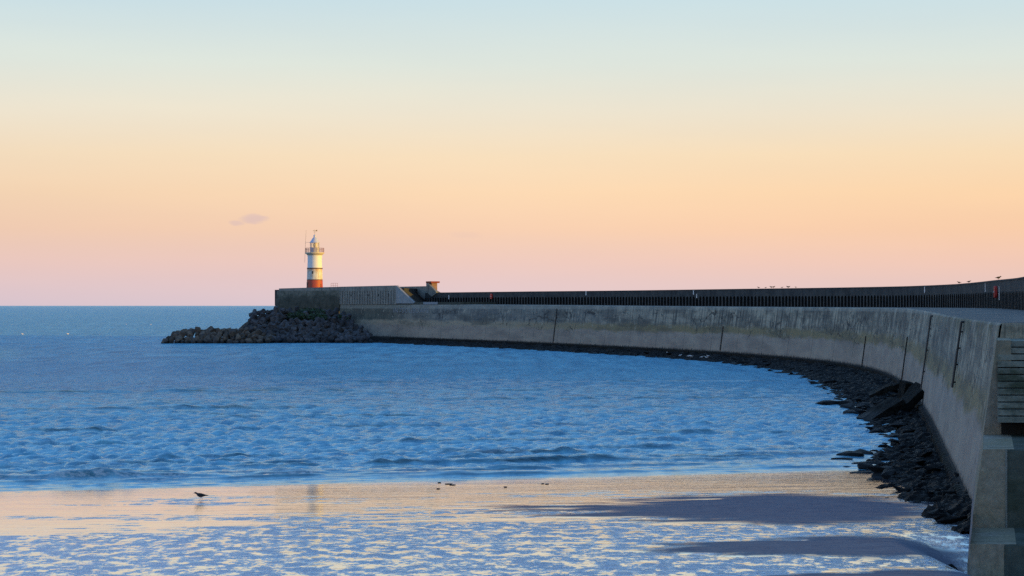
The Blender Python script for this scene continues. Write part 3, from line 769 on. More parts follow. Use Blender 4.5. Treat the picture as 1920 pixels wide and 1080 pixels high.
def make_beach():
    xs = np.arange(-62, 34.01, .22); ys = np.r_[np.arange(-60, 50, 4.0), np.arange(50, 128, .22)]
    X, Y = np.meshgrid(xs, ys)
    Z = sand_z(X, Y)
    bm_ = bar_mask(X, Y)
    # rippled ground that is only damp, breaking up the mirror of standing water
    q = fbm(X * .13 + 40, Y * .5 + 4, 4); q2 = fbm(X * .5 + 9, Y * 1.9, 4)
    near = sstep(95 , 64, Y - .16 * (X + 12) + 18 * (fbm(X * .09, Y * .10 + 30, 3) - .5))
    rip = sstep(.52, .66, .6 * q + .4 * q2 + .30 * near - .03) * sstep(102, 92, Y)
    rip = np.maximum(rip * (1 - bm_), 0)
    rw = vnoise(X * .9 + .6 * fbm(X * .4, Y, 2), Y * 3.0)
    Z = Z + .030 * bm_ + rip * .008 * (rw - .4) - .012 * (fbm(X * .12, Y * .35, 2) - .5)
    o = grid_mesh('beach_sand', X, Y, Z, None, True, {'rip': rip, 'bar': bm_})
    o.data.materials.clear()
    m, T, b, tc = material('wet_sand')
    ob = tc.outputs['Object']
    rp = T.attr('rip'); br = T.attr('bar')
    n1 = T.noise(T.maps(ob, (2.2, 2.4, 1)), 1.0, 4, .6); n2 = T.noise(T.maps(ob, (7, 8, 1)), 1.0, 4, .6)
    sm = T.noise(T.maps(ob, (.35, 2.4, 1)), 1.0, 4, .6)
    h = T.math('ADD', T.math('MULTIPLY', n1, .65), T.math('MULTIPLY', n2, .35))
    rpm = T.math('MULTIPLY', rp, T.rng(T.noise(T.maps(ob, (1.3, .85, 1), (4, 0, 0)), 1.0, 7, .76), .46, .66))
    hh = T.math('ADD', T.math('MULTIPLY', h, T.math('MULTIPLY_ADD', rpm, .07, .0009)), T.math('MULTIPLY', sm, .012))
    bp = T.bump(hh, 1.0, 1.0)
    dark = T.noise(ob, 1.1, 5, .6)
    dif = T.node('ShaderNodeBsdfDiffuse')
    T.l.new(T.bump(T.math('ADD', n1, n2), .5, .06), dif.inputs['Normal'])
    T.l.new(T.mix(T.rng(T.math('ADD', T.math('MULTIPLY', dark, .5), T.math('MULTIPLY', n2, .5)), .38, .62), srgb(108, 112, 126), srgb(126, 128, 138)), dif.inputs[0])
    gls = T.node('ShaderNodeBsdfGlossy'); gls.inputs[0].default_value = (.93, .93, .93, 1); T.l.new(bp, gls.inputs['Normal']); T.l.new(T.mix(rpm, T.mix(T.rng(T.xyz(ob)[1], 92, 70), (.93, .93, .93), (.86, .95, 1.0)), (.42, .64, .92)), gls.inputs[0])  # bluer sky reflection painted into the gloss tint of ripples and near sand
    T.l.new(T.math('ADD', T.math('MULTIPLY', rpm, .12), .04), gls.inputs['Roughness'])
    mx = T.node('ShaderNodeMixShader')
    fr = T.node('ShaderNodeLayerWeight'); fr.inputs[0].default_value = .55
    fac = T.rng(fr.outputs['Facing'], .55, .9, .25, .92, False)
    fac = T.math('MULTIPLY', fac, T.math('MULTIPLY_ADD', T.rng(br, .05, .85), -.96, 1.0))
    T.l.new(fac, mx.inputs[0]); T.l.new(dif.outputs[0], mx.inputs[1]); T.l.new(gls.outputs[0], mx.inputs[2])
    T.l.new(mx.outputs[0], T.n['Material Output'].inputs[0])
    o.data.materials.append(m)
    tag(o, 'wet sand beach reflecting the sunset sky', None, None, 'structure')
    return o
make_beach()

def sea_height(X, Y, dres):
    Z = np.zeros_like(X); r = np.random.default_rng(3)
    lam = np.geomspace(.45, 2.9, 46)
    depth = Y - yshore(X)
    grow = .12 + .88 * sstep(1, 22, depth)
    g = fbm(X * .03, Y * .03, 3)
    for L in lam:
        ang = math.pi / 2 + r.normal(0, .48); k = 2 * math.pi / L
        kx, ky = k * math.cos(ang), k * math.sin(ang); ph_ = r.random() * 6.28
        amp = .0150 * L ** .40 * r.uniform(.5, 1.2)
        ok = np.clip((L / np.maximum(dres, 1e-3) - 2.2) / 2, 0, 1)
        Z += ok * amp * np.sin(kx * X + ky * Y + ph_ + 3.0 * vnoise(X / (L * 3) + L, Y / (L * 3)))
    Z = Z * (.5 + 1.0 * g) * grow
    Z = Z + .35 * np.maximum(Z, 0) ** 1.0 * .6
    # long low rollers running in to the beach: (y, x-centre, half width, height)
    foam = np.zeros_like(X); front = np.zeros_like(X)
    rollers = [(108.6, -23, 14, .14), (110.6, -26.5, 4.5, .24), (112.4, -22, 9, .24), (113.6, -12, 13, .22), (116, -20, 18, .16), (121, -3.5, 10, .34), (124.2, 9, 10, .26),
               (129, -3, 16, .28), (127, 16, 6, .3), (140, -9, 18, .22), (134, 14, 10, .2), (152, -38, 12, .34), (160, 4, 14, .2), (172, -14, 16, .26), (185, -36, 18, .28), (205, 10, 18, .25), (150, 8, 12, .2), (222, -40, 22, .28), (250, 0, 26, .26), (118.4, 4, 12, .14), (117.2, 14, 9, .12)]
    r2 = np.random.default_rng(12)
    rollers = [(a_, b_, c_ * 1.5, d_ * .72) for a_, b_, c_, d_ in rollers]
    rollers += [(110 + 130 * q ** 1.6, r2.uniform(-40, 22), r2.uniform(5, 13), r2.uniform(.09, .17)) for q in r2.random(60)]
    for y0, xc, hw_, h in rollers:
        c = y0 + .20 * (X - xc) * (1 if y0 < 130 else .5) + 1.5 * (fbm(X * .16 + y0, X * 0 + y0, 3) - .5)
        d = Y - c
        env = np.exp(-np.abs((X - xc) / hw_) ** 3) * (.35 + .9 * sstep(.35, .65, vnoise(X * .28 + y0 * 3, X * 0 + 1)))
        p = np.where(d < 0, np.exp(-(d / .30) ** 2), np.exp(-(d / 1.1) ** 2))
        Z = Z + .85 * h * env * p
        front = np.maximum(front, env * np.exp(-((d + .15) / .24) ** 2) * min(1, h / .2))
        br = sstep(.52, .74, vnoise(X * .14 + y0 * 1.7, X * 0 + 5.5)) * env
        foam = np.maximum(foam, br * np.exp(-((d + .25) / .55) ** 2) * (1.0 if y0 < 128 else .35))
    # swash lines
    for k, (dd, a) in enumerate(((1.2, .025), (2.6, .045), (4.6, .05))):
        c = yshore(X) + dd + .8 * (fbm(X * .08 + k * 7, X * 0 + k, 3) - .5)
        d = Y - c; Z = Z + a * np.where(d < 0, np.exp(-(d / .16) ** 2), np.exp(-(d / .9) ** 2))
    # lacy edge where the last thin wash stops on the sand
    le = yshore(X) + .35 + .7 * (fbm(X * .22, X * 0 + 2, 3) - .5)
    foam = np.maximum(foam, .75 * np.exp(-((Y - le) / .16) ** 2) * sstep(.42, .62, vnoise(X * .5, X * 0 + 9)))
    le = yshore(X) + 3.4 + 1.1 * (fbm(X * .12, X * 0 + 4, 3) - .5)
    foam = np.maximum(foam, .5 * np.exp(-((Y - le) / .2) ** 2) * sstep(.45, .7, vnoise(X * .3, X * 0 + 19)))
    Z = Z + .004
    return Z, foam, front
def mat_sea():
    m, T, b, tc = material('sea_water')
    o = tc.outputs['Object']
    y = T.xyz(o)[1]
    n1 = T.noise(T.maps(o, (1.5, 1.8, 1)), 1.0, 7, .72)
    n2 = T.noise(T.maps(o, (3.2, 5.2, 1), (5, 3, 0)), 1.0, 4, .6)
    n3 = T.noise(T.maps(o, (.34, .42, 1), (9, 1, 0)), 1.0, 5, .6)
    fade1 = T.rng(y, 110, 240, .35, 1.0)
    h = T.math('ADD', T.math('MULTIPLY', T.math('MULTIPLY', n1, .36), fade1), T.math('MULTIPLY', n2, .035))
    h = T.math('ADD', h, T.math('MULTIPLY', T.math('MULTIPLY', n3, 1.9), T.rng(y, 130, 330)))
    shore = T.attr('shore')
    bmp = T.node('ShaderNodeBump'); T.l.new(h, bmp.inputs['Height']); bmp.inputs['Distance'].default_value = 1.0
    T.l.new(T.math('MULTIPLY', shore, .9), bmp.inputs['Strength'])
    patch = T.noise(T.maps(o, (.012, .035, 1)), 1.0, 5, .6)
    body = T.mix(T.rng(patch, .35, .65), (.135, .40, .575), (.175, .46, .62))
    n4 = T.noise(T.maps(o, (.30, .045, 1)), 1.0, 6, .72); n5 = T.noise(T.maps(o, (.75, .22, 1), (2, 8, 0)), 1.0, 6, .72)
    wave_tone = T.math('ADD', T.math('MULTIPLY', n4, T.rng(y, 180, 420)), T.math('MULTIPLY', n5, T.rng(y, 420, 180)))
    body = T.mix(1.0, body, T.ramp(wave_tone, [(.36, (.62, .66, .72)), (.5, (1, 1, 1)), (.64, (1.45, 1.35, 1.25))]), 'MULTIPLY')  # sparkle and shade of distant wavelets painted into the body colour
    body = T.mix(T.math('MULTIPLY', T.attr('front'), .8), body, (.02, .045, .055))  # dark shading of the wave fronts put into the body colour
    b.inputs['Roughness'].default_value = 1
    d0 = T.node('ShaderNodeBsdfDiffuse'); T.l.new(body, d0.inputs[0]); T.l.new(bmp.outputs[0], d0.inputs['Normal'])
    g0_ = T.node('ShaderNodeBsdfGlossy'); g0_.inputs[0].default_value = (.78, .95, 1.0, 1); T.l.new(bmp.outputs[0], g0_.inputs['Normal'])
    T.l.new(T.rng(y, 100, 600, .06, .20), g0_.inputs['Roughness'])
    fr = T.node('ShaderNodeFresnel'); fr.inputs[0].default_value = 1.333; T.l.new(bmp.outputs[0], fr.inputs['Normal'])
    lim = T.rng(y, 108, 300, .92, .50)
    mw = T.node('ShaderNodeMixShader'); T.l.new(T.math('MULTIPLY', fr.outputs[0], lim), mw.inputs[0])
    T.l.new(d0.outputs[0], mw.inputs[1]); T.l.new(g0_.outputs[0], mw.inputs[2])
    fo = T.attr('foam')
    fx = T.math('MULTIPLY', T.rng(T.noise(T.maps(o, (2.5, 5, 1)), 1.0, 6, .75), .42, .62), fo)
    df = T.node('ShaderNodeBsdfDiffuse'); df.inputs[0].default_value = (.62, .66, .70, 1)
    mx = T.node('ShaderNodeMixShader'); T.l.new(T.math('MULTIPLY', fx, .75), mx.inputs[0])
    T.l.new(mw.outputs[0], mx.inputs[1]); T.l.new(df.outputs[0], mx.inputs[2]); T.l.new(mx.outputs[0], T.n['Material Output'].inputs[0])
    return m
def make_sea():
    ys = [92.0]
    while ys[-1] < 1500: ys.append(ys[-1] + max(.16, ys[-1] ** 2 / 62000))
    far = [1600, 1800, 2200, 3000, 4500, 8000, 15000, 30000, 60000, 120000]
    ys = np.array(ys + far)
    t = np.linspace(-.42, .36, 640)
    X = t[None, :] * ys[:, None]; Y = np.repeat(ys[:, None], 640, 1)
    dy = np.gradient(ys)[:, None]; dres = np.maximum(np.broadcast_to(dy, X.shape) * .8, (X[:, 1:2] - X[:, 0:1]))
    Z, foam, front = sea_height(X, Y, dres)
    fd = 1 - sstep(1100, 1500, Y); Z = Z * fd + .004 * (1 - fd)
    # below the beach the sheet is never seen; keep it flat there
    inl = Y < yshore(X) - 1.5; Z = np.where(inl, -.25, Z)
    shore = .10 + .90 * sstep(1.0, 16.0, Y - yshore(X))
    o = grid_mesh('sea', X, Y, Z, mat_sea(), True, {'foam': foam, 'shore': shore, 'front': front})
    tag(o, 'choppy blue sea with low waves running up the beach', None, None, 'structure')
    # wide flat continuation of the sea to both sides of the modelled waves
    for nm, x0, x1 in (('sea', -60000, 0), ('sea', 0, 60000)):
        m = MB(); sgn = -1 if x1 == 0 else 1; tt = -.42 if sgn < 0 else .36
        m.poly([(tt * 92, 92, -.3), (tt * 120000, 120000, -.3), (sgn * 120000, 120000, -.3), (sgn * 120000, -2000, -.3), (sgn * 62 if sgn < 0 else 34, -2000, -.3), (sgn * 62 if sgn < 0 else 34, 92, -.3)])
        q = m.build(nm, bpy.data.materials['sea_water']); tag(q, 'open sea', None, None, 'structure')
        for k, v in (('foam', 0.0), ('shore', 1.0)):
            at = q.data.attributes.new(k, 'FLOAT', 'POINT'); at.data.foreach_set('value', [v] * len(q.data.vertices))
make_sea()
# sea bed under everything so that nothing ends in the void
m = MB(); m.quad((-4000, -2000, -3), (4000, -2000, -3), (4000, 90, -3), (-4000, 90, -3))
tag(m.build('ground', M_bed), 'ground', None, None, 'structure')

# ------------------------------------------------------------------ rocky apron along the foot of the wall
apw = lambda s: np.interp(s, [-10, -4, 0, 10, 22, 34, 44, 52, 62, 70, 80, 105, 125, 160, 200, 240, 300, 400, 500], [1.0, 2.4, 3.2, 3.8, 4.3, 4.7, 5.0, 3.6, 3.0, 4.6, 5.2, 6.4, 7.6, 9.0, 10.5, 9.0, 9.5, 12.0, 13.0])
def apron_z(s, o):
    """o = distance from the wall towards the bay"""
    t = o / apw(s)
    base = .78 * (1 - np.clip(t, 0, 2) ** 1.6) - .10
    gz = np.maximum(0, np.interp(s, [-12, 0, 14, 32, 60], [.95, .6, .35, .0, 0]))    # sand level rises at the near end
    n = fbm(s * .45, o * .9 + 5, 5) - .5
    led = np.floor((s * .35 + o * .8 + 2.5 * fbm(s * .2, o * .3, 2)) * .8) % 3 * .13 - .12
    return base + gz + n * .85 + led * .9 + (fbm(s * 1.9, o * 2.3, 3) - .5) * .38
def make_apron():
    s = np.r_[np.arange(-9, 130, .22), np.arange(130, 500, .5)]; t = np.linspace(0, 1.5, 52)
    S_, T_ = np.meshgrid(s, t, indexing='ij')
    O = T_ * apw(S_) + 1.2 * (fbm(S_ * .18, T_ * 2, 4) - .5) * sstep(.3, .8, T_) * 2.2
    Z = apron_z(S_, np.maximum(O, 0)) - sstep(1.1, 1.5, T_) * 1.2
    X, Y = W(S_, -O + .3)
    o = grid_mesh('rock_bed', X, Y, Z, M_bed, False)
    tag(o, 'black weedy ledges of rock along the foot of the wall', 'rock bed', None, 'stuff')
make_apron()
def hull_rock(name, r, seed, flat=.75, n=22, elong=1.3):
    rr = random.Random(seed); bm = bmesh.new()
    for k in range(n):
        v = Vector((rr.gauss(0, 1), rr.gauss(0, 1), rr.gauss(0, 1))).normalized() * r * rr.uniform(.78, 1.1)
        bm.verts.new((v.x * elong, v.y, v.z * flat))
    bmesh.ops.convex_hull(bm, input=bm.verts)
    bmesh.ops.delete(bm, geom=[v for v in bm.verts if not v.link_faces], context='VERTS')
    bmesh.ops.bevel(bm, geom=bm.edges[:], offset=r * .035, segments=1, affect='EDGES')
    me = bpy.data.meshes.new(name); bm.to_mesh(me); bm.free(); return me
rock_me = [hull_rock('shore_rock', .5, 100 + k, .55 + .05 * (k % 4), 16 + k, 1.25 + .1 * (k % 3)) for k in range(8)]
for me in rock_me: me.materials.append(M_rock)
def place(me, name, loc, rot, sc, label, cat, group=None):
    o = bpy.data.objects.new(name, me); col.objects.link(o)
    o.location = loc; o.rotation_euler = rot; o.scale = (sc, sc, sc) if not isinstance(sc, tuple) else sc
    tag(o, label, cat, group); return o
k = 0
rr = random.Random(5)
while k < 210:
    s = rr.choice([rr.uniform(-8, 130), rr.uniform(-8, 130), rr.uniform(90, 330)])
    t = rr.betavariate(2.2, 1.4) * 1.12
    o = t * float(apw(s)); x, y = W(s, -o)
    z = float(apron_z(np.array(s), np.array(o)))
    if z < -.35: continue
    sc = rr.choice([rr.uniform(.3, .6), rr.uniform(.3, .8), rr.uniform(.7, 1.25)]) * (1.25 if s > 90 else 1.0) * (1.2 if t > .8 else .9)
    far_ = s > 130
    place(rock_me[k % 8], 'shore_rock', (float(x), float(y), max(z, -.05) + .06 * sc), (rr.uniform(-.3, .3), rr.uniform(-.3, .3), rr.uniform(0, 6.3)), (sc * 1.15, sc, sc * .62),
          'dark wet rock among many at the foot of the curved far wall' if far_ else 'dark wet rock among many on the black ledge below the near wall', 'rock',
          'rocks along the far foot of the wall' if far_ else 'rocks along the near foot of the wall'); k += 1
# rocks standing out of the water / sand, each one different
def single(x, y, z, sx, sy, sz, rz, label, seed=0, mat=None):
    me = hull_rock('sea_rock', .5, 300 + seed, .8, 26, 1.0); me.materials.append(mat or M_rock)
    return place(me, 'sea_rock', (x, y, z), (0, 0, rz), (sx, sy, sz), label, 'rock')
single(32.0, 193.5, .1, 2.6, 2.2, 1.1, .2, 'rounded black rock at the outer end of the low row reaching into the water', 1)
single(33.8, 193.5, .1, 2.0, 2.0, 1.2, 1.1, 'second rounded black rock of the low row reaching into the water', 2)
single(35.3, 189.5, .05, 3.0, 2.4, 1.0, .1, 'long black rock of the low row nearest the wall', 3)
single(37.4, 188.0, .05, 3.4, 2.4, .9, .5, 'flat black rock joining the low row to the ledge', 4)
single(28.1, 187.0, -.05, 1.3, .8, .34, 0, 'small flat rock barely above the water beyond the low row', 5)
single(20.1, 133.5, -.04, 1.0, .6, .32, 0, 'small black rock alone in the water in front of the sand', 6)
single(22.4, 126.5, .05, 2.2, 1.8, .95, .2, 'pointed black rock at the edge of the ledge above the shoreline', 7)
single(21.4, 124.0, .0, 1.9, 1.0, .4, .1, 'low black rock left of the pointed one by the shoreline', 8)
single(22.6, 120.8, .0, 2.6, 1.2, .5, 0, 'low long black rock in the shallows above the shoreline', 9)
single(20.6, 118.2, .0, 1.2, .5, .3, 0, 'thin dark rock in the shallows at the end of the shoreline', 10)
single(22.5, 114.5, .05, 2.6, 1.9, .9, .3, 'broad black rock where the shoreline meets the ledge', 11)
single(20.9, 113.5, .0, 2.2, 1.3, .5, 0, 'low rock sticking out over the sand at the shoreline', 12)
single(17.6, 80.0, .78, .75, .6, .55, .4, 'small pointed rock alone on the wet sand by the near ledge', 13)
single(16.9, 77.2, .75, .8, .7, .5, 1.0, 'small flat rock on the sand near the landing', 14)
single(14.9, 65.0, .95, .6, .7, .7, 0, 'dark rock at the foot of the landing at the bottom edge', 15)
# big tilted slabs leaning at the wall
def slab(x, y, z, size, rot, label, seed):
    r_ = random.Random(seed); m = MB(); m.box((0, 0, 0), [q * .8 for q in size])
    o = m.build('tilted_slab', M_slabrock); o.location = (x, y, z); o.rotation_euler = rot
    bm = bmesh.new(); bm.from_mesh(o.data)
    bmesh.ops.subdivide_edges(bm, edges=bm.edges[:], cuts=3, use_grid_fill=True)
    for v in bm.verts:
        q = mnoise.noise_vector(v.co * .9 + Vector((seed, 0, 0))); v.co += q * .16
    bm.to_mesh(o.data); bm.free()
    tag(o, label, 'rock slab')
slab(32.2, 166.5, .75, (4.6, 3.4, .9), (R(4), R(-30), R(10)), 'lowest tilted dark slab with its tip in the water', 1)
slab(34.9, 170.0, 1.15, (4.4, 3.2, .9), (R(-6), R(-36), R(20)), 'middle tilted slab with a pale upper edge leaning towards the wall', 2)
slab(37.0, 176.5, 1.5, (3.6, 3.2, .9), (R(5), R(-48), R(5)), 'upper tilted slab leaning against the foot of the wall', 3)
slab(37.6, 182.5, 1.6, (1.3, 1.8, 2.8), (R(6), R(8), R(12)), 'upright pale block beside the wall above the tilted slabs', 4)
slab(38.6, 200.0, 1.1, (3.2, 4.0, .6), (R(3), R(-25), R(-8)), 'grey slanting slab on the ledge beyond the tilted slabs', 5)
slab(41.2, 207.0, 1.1, (2.6, 3.4, .6), (R(3), R(-22), R(-14)), 'small grey slab next to the toe beam at the bend', 6)

# ------------------------------------------------------------------ armour units and boulders at the pier head
def tetrapod_mesh(seed):
    m = MB(); r_ = random.Random(seed)
    dirs = [Vector((0, 0, 1))] + [Vector((math.cos(a) * .943, math.sin(a) * .943, -.333)) for a in (0, 2.094, 4.189)]
    for d in dirs: m.tube(d * -.12, d * 1.0, .54, .34, n=9)
    me_o = m.build('tetrapod', M_tetra); me = me_o.data; bpy.data.objects.remove(me_o); return me
tet = tetrapod_mesh(1)
rubble = []
def pile_z(x, y):
    """height of the heap in front of the pier head"""
    # main heap: rises from the water line at y=512 to the wall
    edge_r = -35.0 - (y - 512) * .10
    t = np.clip((y - 513) / 52.0, 0, 1)
    main = 8.4 * t ** .9 * sstep(0, 1, (x + 82 + (y - 512) * .12) / (12 + (y - 512) * .06)) * sstep(edge_r + 2, edge_r - 14, x)
    spit = 3.3 * sstep(-92.5, -88.5, x) * sstep(-60, -70, x) * np.exp(-((y - 511) / 5.0) ** 4)
    return np.maximum(main + np.where(y > 505, .9, 0), spit)
def make_heap():
    xs = np.arange(-96, -32, .8); ys = np.arange(503, 590, 1.0); X, Y = np.meshgrid(xs, ys)
    Z = pile_z(X, Y) - 2.0 + (fbm(X * .5, Y * .5, 3) - .5) * 1.0
    # keep clear of the wall body
    o = grid_mesh('rubble_mound', X, Y, Z, M_bed, False)
    tag(o, 'dark rubble core under the armour blocks at the pier head', 'rubble', None, 'stuff')
make_heap()
rr = random.Random(11)
def px_of(x, y): return 960 + 3583 * x / y
cells = []
for row in range(9):
    y = 511.5 + [0, 2.2, 4.6, 7.5, 12, 18, 26, 36, 46][row]
    x = -84.0
    while x < -36:
        cells.append((x + rr.uniform(-.5, .5), y + rr.uniform(-.8, .8), row)); x += rr.uniform(1.7, 2.5)
nt = nbo = 0
for x, y, row in cells:
    z = float(pile_z(np.array(x), np.array(y))); p = px_of(x, y)
    if p < 470 or p > 690: continue
    if row >= 3 and z < 1.2: continue
    # not through the dark wall
    dv = (Vector((x, y)) - Cx); side = dv.dot(Vector((-dA.y, dA.x)) if Vector((-dA.y, dA.x)).y < 0 else -Vector((-dA.y, dA.x)))
    if y > 540 and side < 1.2: continue
    sd = float(np.min(np.hypot(PX - x, PY - y)))
    if sd < 1.6: continue
    if nt >= 260: break
    place(tet, 'tetrapod', (x, y, max(.2, z - .25)), (rr.uniform(0, 6.3), rr.uniform(0, 6.3), rr.uniform(0, 6.3)), rr.uniform(1.35, 1.95),
          'grey concrete armour block among many heaped below the pier head', 'armour block', 'armour blocks heaped below the pier head'); nt += 1
bo_me = [hull_rock('boulder', .5, 500 + k, .85, 18 + k, 1.12) for k in range(7)]
for me in bo_me: me.materials.append(M_boulder)
for row in range(5):
    y = 505.5 + row * 2.1; x = -91.8 + row * .5
    while x < -64:
        z = float(pile_z(np.array(x), np.array(y)))
        sc = rr.uniform(1.5, 2.9)
        place(bo_me[nbo % 7], 'boulder', (x, y + rr.uniform(-.6, .6), max(.1, min(z, .35 + row * .85)) + rr.uniform(-.2, .35)), (rr.uniform(0, 6.3), rr.uniform(0, 6.3), rr.uniform(0, 6.3)), sc,
              'brown boulder among many in the low spit left of the pier head', 'boulder', 'boulders of the low spit left of the pier head'); nbo += 1
        x += rr.uniform(1.1, 2.0) * 1.05
print('tetrapods', nt, 'boulders', nbo)
# scrubby growth among the armour blocks
def bush(x, y, z, rx, rz_, n, label, seed):
    r_ = random.Random(seed); m = MB()
    for k in range(n):
        while True:
            p = Vector((r_.uniform(-1, 1), r_.uniform(-1, 1), r_.uniform(-1, 1)))
            if p.length < 1 and r_.random() < .3 + .7 * mnoise.noise(p * 2.5 + Vector((seed, 0, 0))) + .35: break
        c = Vector((p.x * rx, p.y * 2.2, p.z * rz_)); s = r_.uniform(.13, .32)
        a = Vector((r_.gauss(0, 1), r_.gauss(0, 1), r_.gauss(0, 1))).normalized(); b_ = a.orthogonal().normalized()
        m.quad(c - a * s, c + b_ * s * .6, c + a * s, c - b_ * s * .6)
    o = m.build('scrub_bush', M_leaf, None, 0); o.location = (x, y, z); tag(o, label, 'bush')
bush(-61.5, 547, 6.9, 3.6, 1.3, 900, 'green scrub growing left among the armour blocks below the pier head', 1)
bush(-55.5, 546, 6.6, 3.0, 1.3, 900, 'brightest green scrub in the middle of the armour block heap', 2)
bush(-49.5, 549, 6.2, 2.6, 1.2, 600, 'dark green scrub at the right of the armour block heap', 3)
bush(-58.5, 556, 8.2, 4.5, 1.2, 700, 'dark green scrub high against the pier head wall', 4)

# ------------------------------------------------------------------ gulls
def gull_rings(stations, n=10):
    m = MB(); rings = []
    for (x, z, w, h) in stations:
        rings.append([(x, w * math.cos(2 * math.pi * k / n), z + h * math.sin(2 * math.pi * k / n)) for k in range(n)])
    for a, b_ in zip(rings, rings[1:]):
        for k in range(n):
            j = (k + 1) % n; m.quad(a[k], a[j], b_[j], b_[k])
    m.poly(rings[0][::-1]); m.poly(rings[-1]); return m
def make_gull(name, body_mat, wing_mat, legs=True):
    """standing gull, beak towards -X, feet at the origin, 0.55 m long"""
    root = empty(name)
    st = [(-.285, .335, .012, .012), (-.265, .337, .030, .030), (-.235, .340, .042, .042), (-.20, .330, .042, .046), (-.175, .300, .046, .056), (-.13, .262, .064, .078), (-.06, .232, .082, .090),
          (.03, .215, .084, .082), (.11, .212, .066, .058), (.18, .213, .042, .032), (.25, .208, .030, .014), (.31, .203, .028, .006)]
    gull_rings(st, 12).build('body', body_mat, root, smooth=70)
    b_ = MB(); b_.tube((-.275, 0, .333), (-.345, 0, .322), .014, .004, n=6); b_.build('beak', M_beak, root)
    for sgn in (-1, 1):
        w = gull_rings([(-.13, .262, .012, .03), (-.08, .262, .022, .062), (.02, .25, .026, .066), (.12, .235, .022, .048), (.22, .222, .014, .026), (.33, .214, .006, .010), (.36, .212, .003, .004)], 8)
        w.v = [(x, y + sgn * .066, z) for x, y, z in w.v]; w.build('wing', wing_mat, root, smooth=70)
        if legs:
            x = .02 + (.045 if sgn > 0 else -.05); l = MB()
            l.tube((.015, sgn * .03, .15), (x + .012, sgn * .03, .075), .010, .008, n=6); l.tube((x + .012, sgn * .03, .075), (x, sgn * .03, .006), .008, .007, n=6)
            l.poly([(x + .01, sgn * .03, .007), (x - .055, sgn * .03 - .03, .004), (x - .06, sgn * .03, .004), (x - .055, sgn * .03 + .03, .004)])
            l.build('leg', M_gulllegs, root)
    return root
def copy_tree(o, parent=None):
    c = o.copy(); col.objects.link(c); c.parent = parent
    for ch in list(o.children): copy_tree(ch, c)
    return c
g0 = make_gull('gull', M_gullback, M_gulltail)
def sandh(x, y): return float(sand_z(np.array(x), np.array(y)))
# the walking bird on the sand
gx = -15.55; gy = 95.4
g0.location = (gx, gy, sandh(gx, gy) + .0); g0.rotation_euler.z = R(8); g0.scale = (1.08,) * 3
tag(g0, 'dark gull walking alone on the wet sand, facing left', 'gull')
def put_gull(src, loc, rz, sc, label, group=None):
    g = copy_tree(src); g.location = loc; g.rotation_euler = (0, 0, rz); g.scale = (sc, sc, sc); tag(g, label, 'gull', group)
    if 'group' in g and not group: del g['group']
    return g
def par_top(s, o=.5): x, y = W(s, O_PAR + o); return (float(x), float(y), float(zpar(s)) + .075)
put_gull(g0, par_top(150.5), R(200), 1.35, 'largest dark gull on the parapet top above the near red cabinet')
put_gull(g0, par_top(186.0), R(10), 1.0, 'left one of two dark gulls on the parapet before it climbs at right')
put_gull(g0, par_top(178.0), R(170), 1.0, 'right one of two dark gulls on the parapet before it climbs at right')
for i, s in enumerate((291.5, 288.8, 286.8, 284.6, 281.2, 279.0, 277.5, 274.6)):
    put_gull(g0, par_top(s, .3 + .25 * (i % 3)), R([0, 170, 20, 200, 185, 10, 160, 30][i]), [1.0, .8, 1.25, 1.25, .8, 1.2, 1.1, .8][i], 'dark gull in the small flock on the parapet of the distant bend', 'gulls flocked on the parapet')
g1 = make_gull('gull', M_gullwhite, M_gullwhite, True)
first = True
spots = [(250.0, 4.4), (252.0, 4.6), (257.5, 4.7), (259.5, 4.6), (256.0, 5.4), (261.5, 5.6), (247.0, 5.0)]
for i, (s, o) in enumerate(spots):
    s += 22; x, y = W(s, -o - 2); z = float(apron_z(np.array(s), np.array(o + 2))) + .1
    g = g1 if first else copy_tree(g1); first = False
    g.location = (float(x), float(y), max(z, .15)); g.rotation_euler = (0, 0, R([10, 190, 40, 170, 0, 200, 20][i])); g.scale = (1.25,) * 3
    tag(g, 'white gull in the group on the black rocks under the middle of the wall', 'gull', 'white gulls on the rocks')
x, y = W(301.0, -3.5); z = float(apron_z(np.array(301.0), np.array(3.5)))
put_gull(g1, (float(x), float(y), max(z, .2) + .05), R(80), 1.5, 'white gull alone on the rocks left of the group of white gulls')
for i, (px_, py_, sc) in enumerate([(42, 628, 1.5), (71, 631, 1.2), (127, 628, 1.7), (187, 629, 1.2), (207, 632, 1.7), (237, 609, 1.3), (283, 609, 1.2), (22, 610, 1.0), (136, 594, 1.4)]):
    d = 10 * 3583 / (py_ - 573); x = (px_ - 960) / 3583 * d
    g = copy_tree(g1); g.location = (x, d, -.02); g.scale = (sc,) * 3; g.rotation_euler = (0, 0, R(random.Random(i).uniform(-60, 60)))
    tag(g, 'pale gull resting on the open water left of the boulder spit', 'gull', 'pale gulls on the open water')
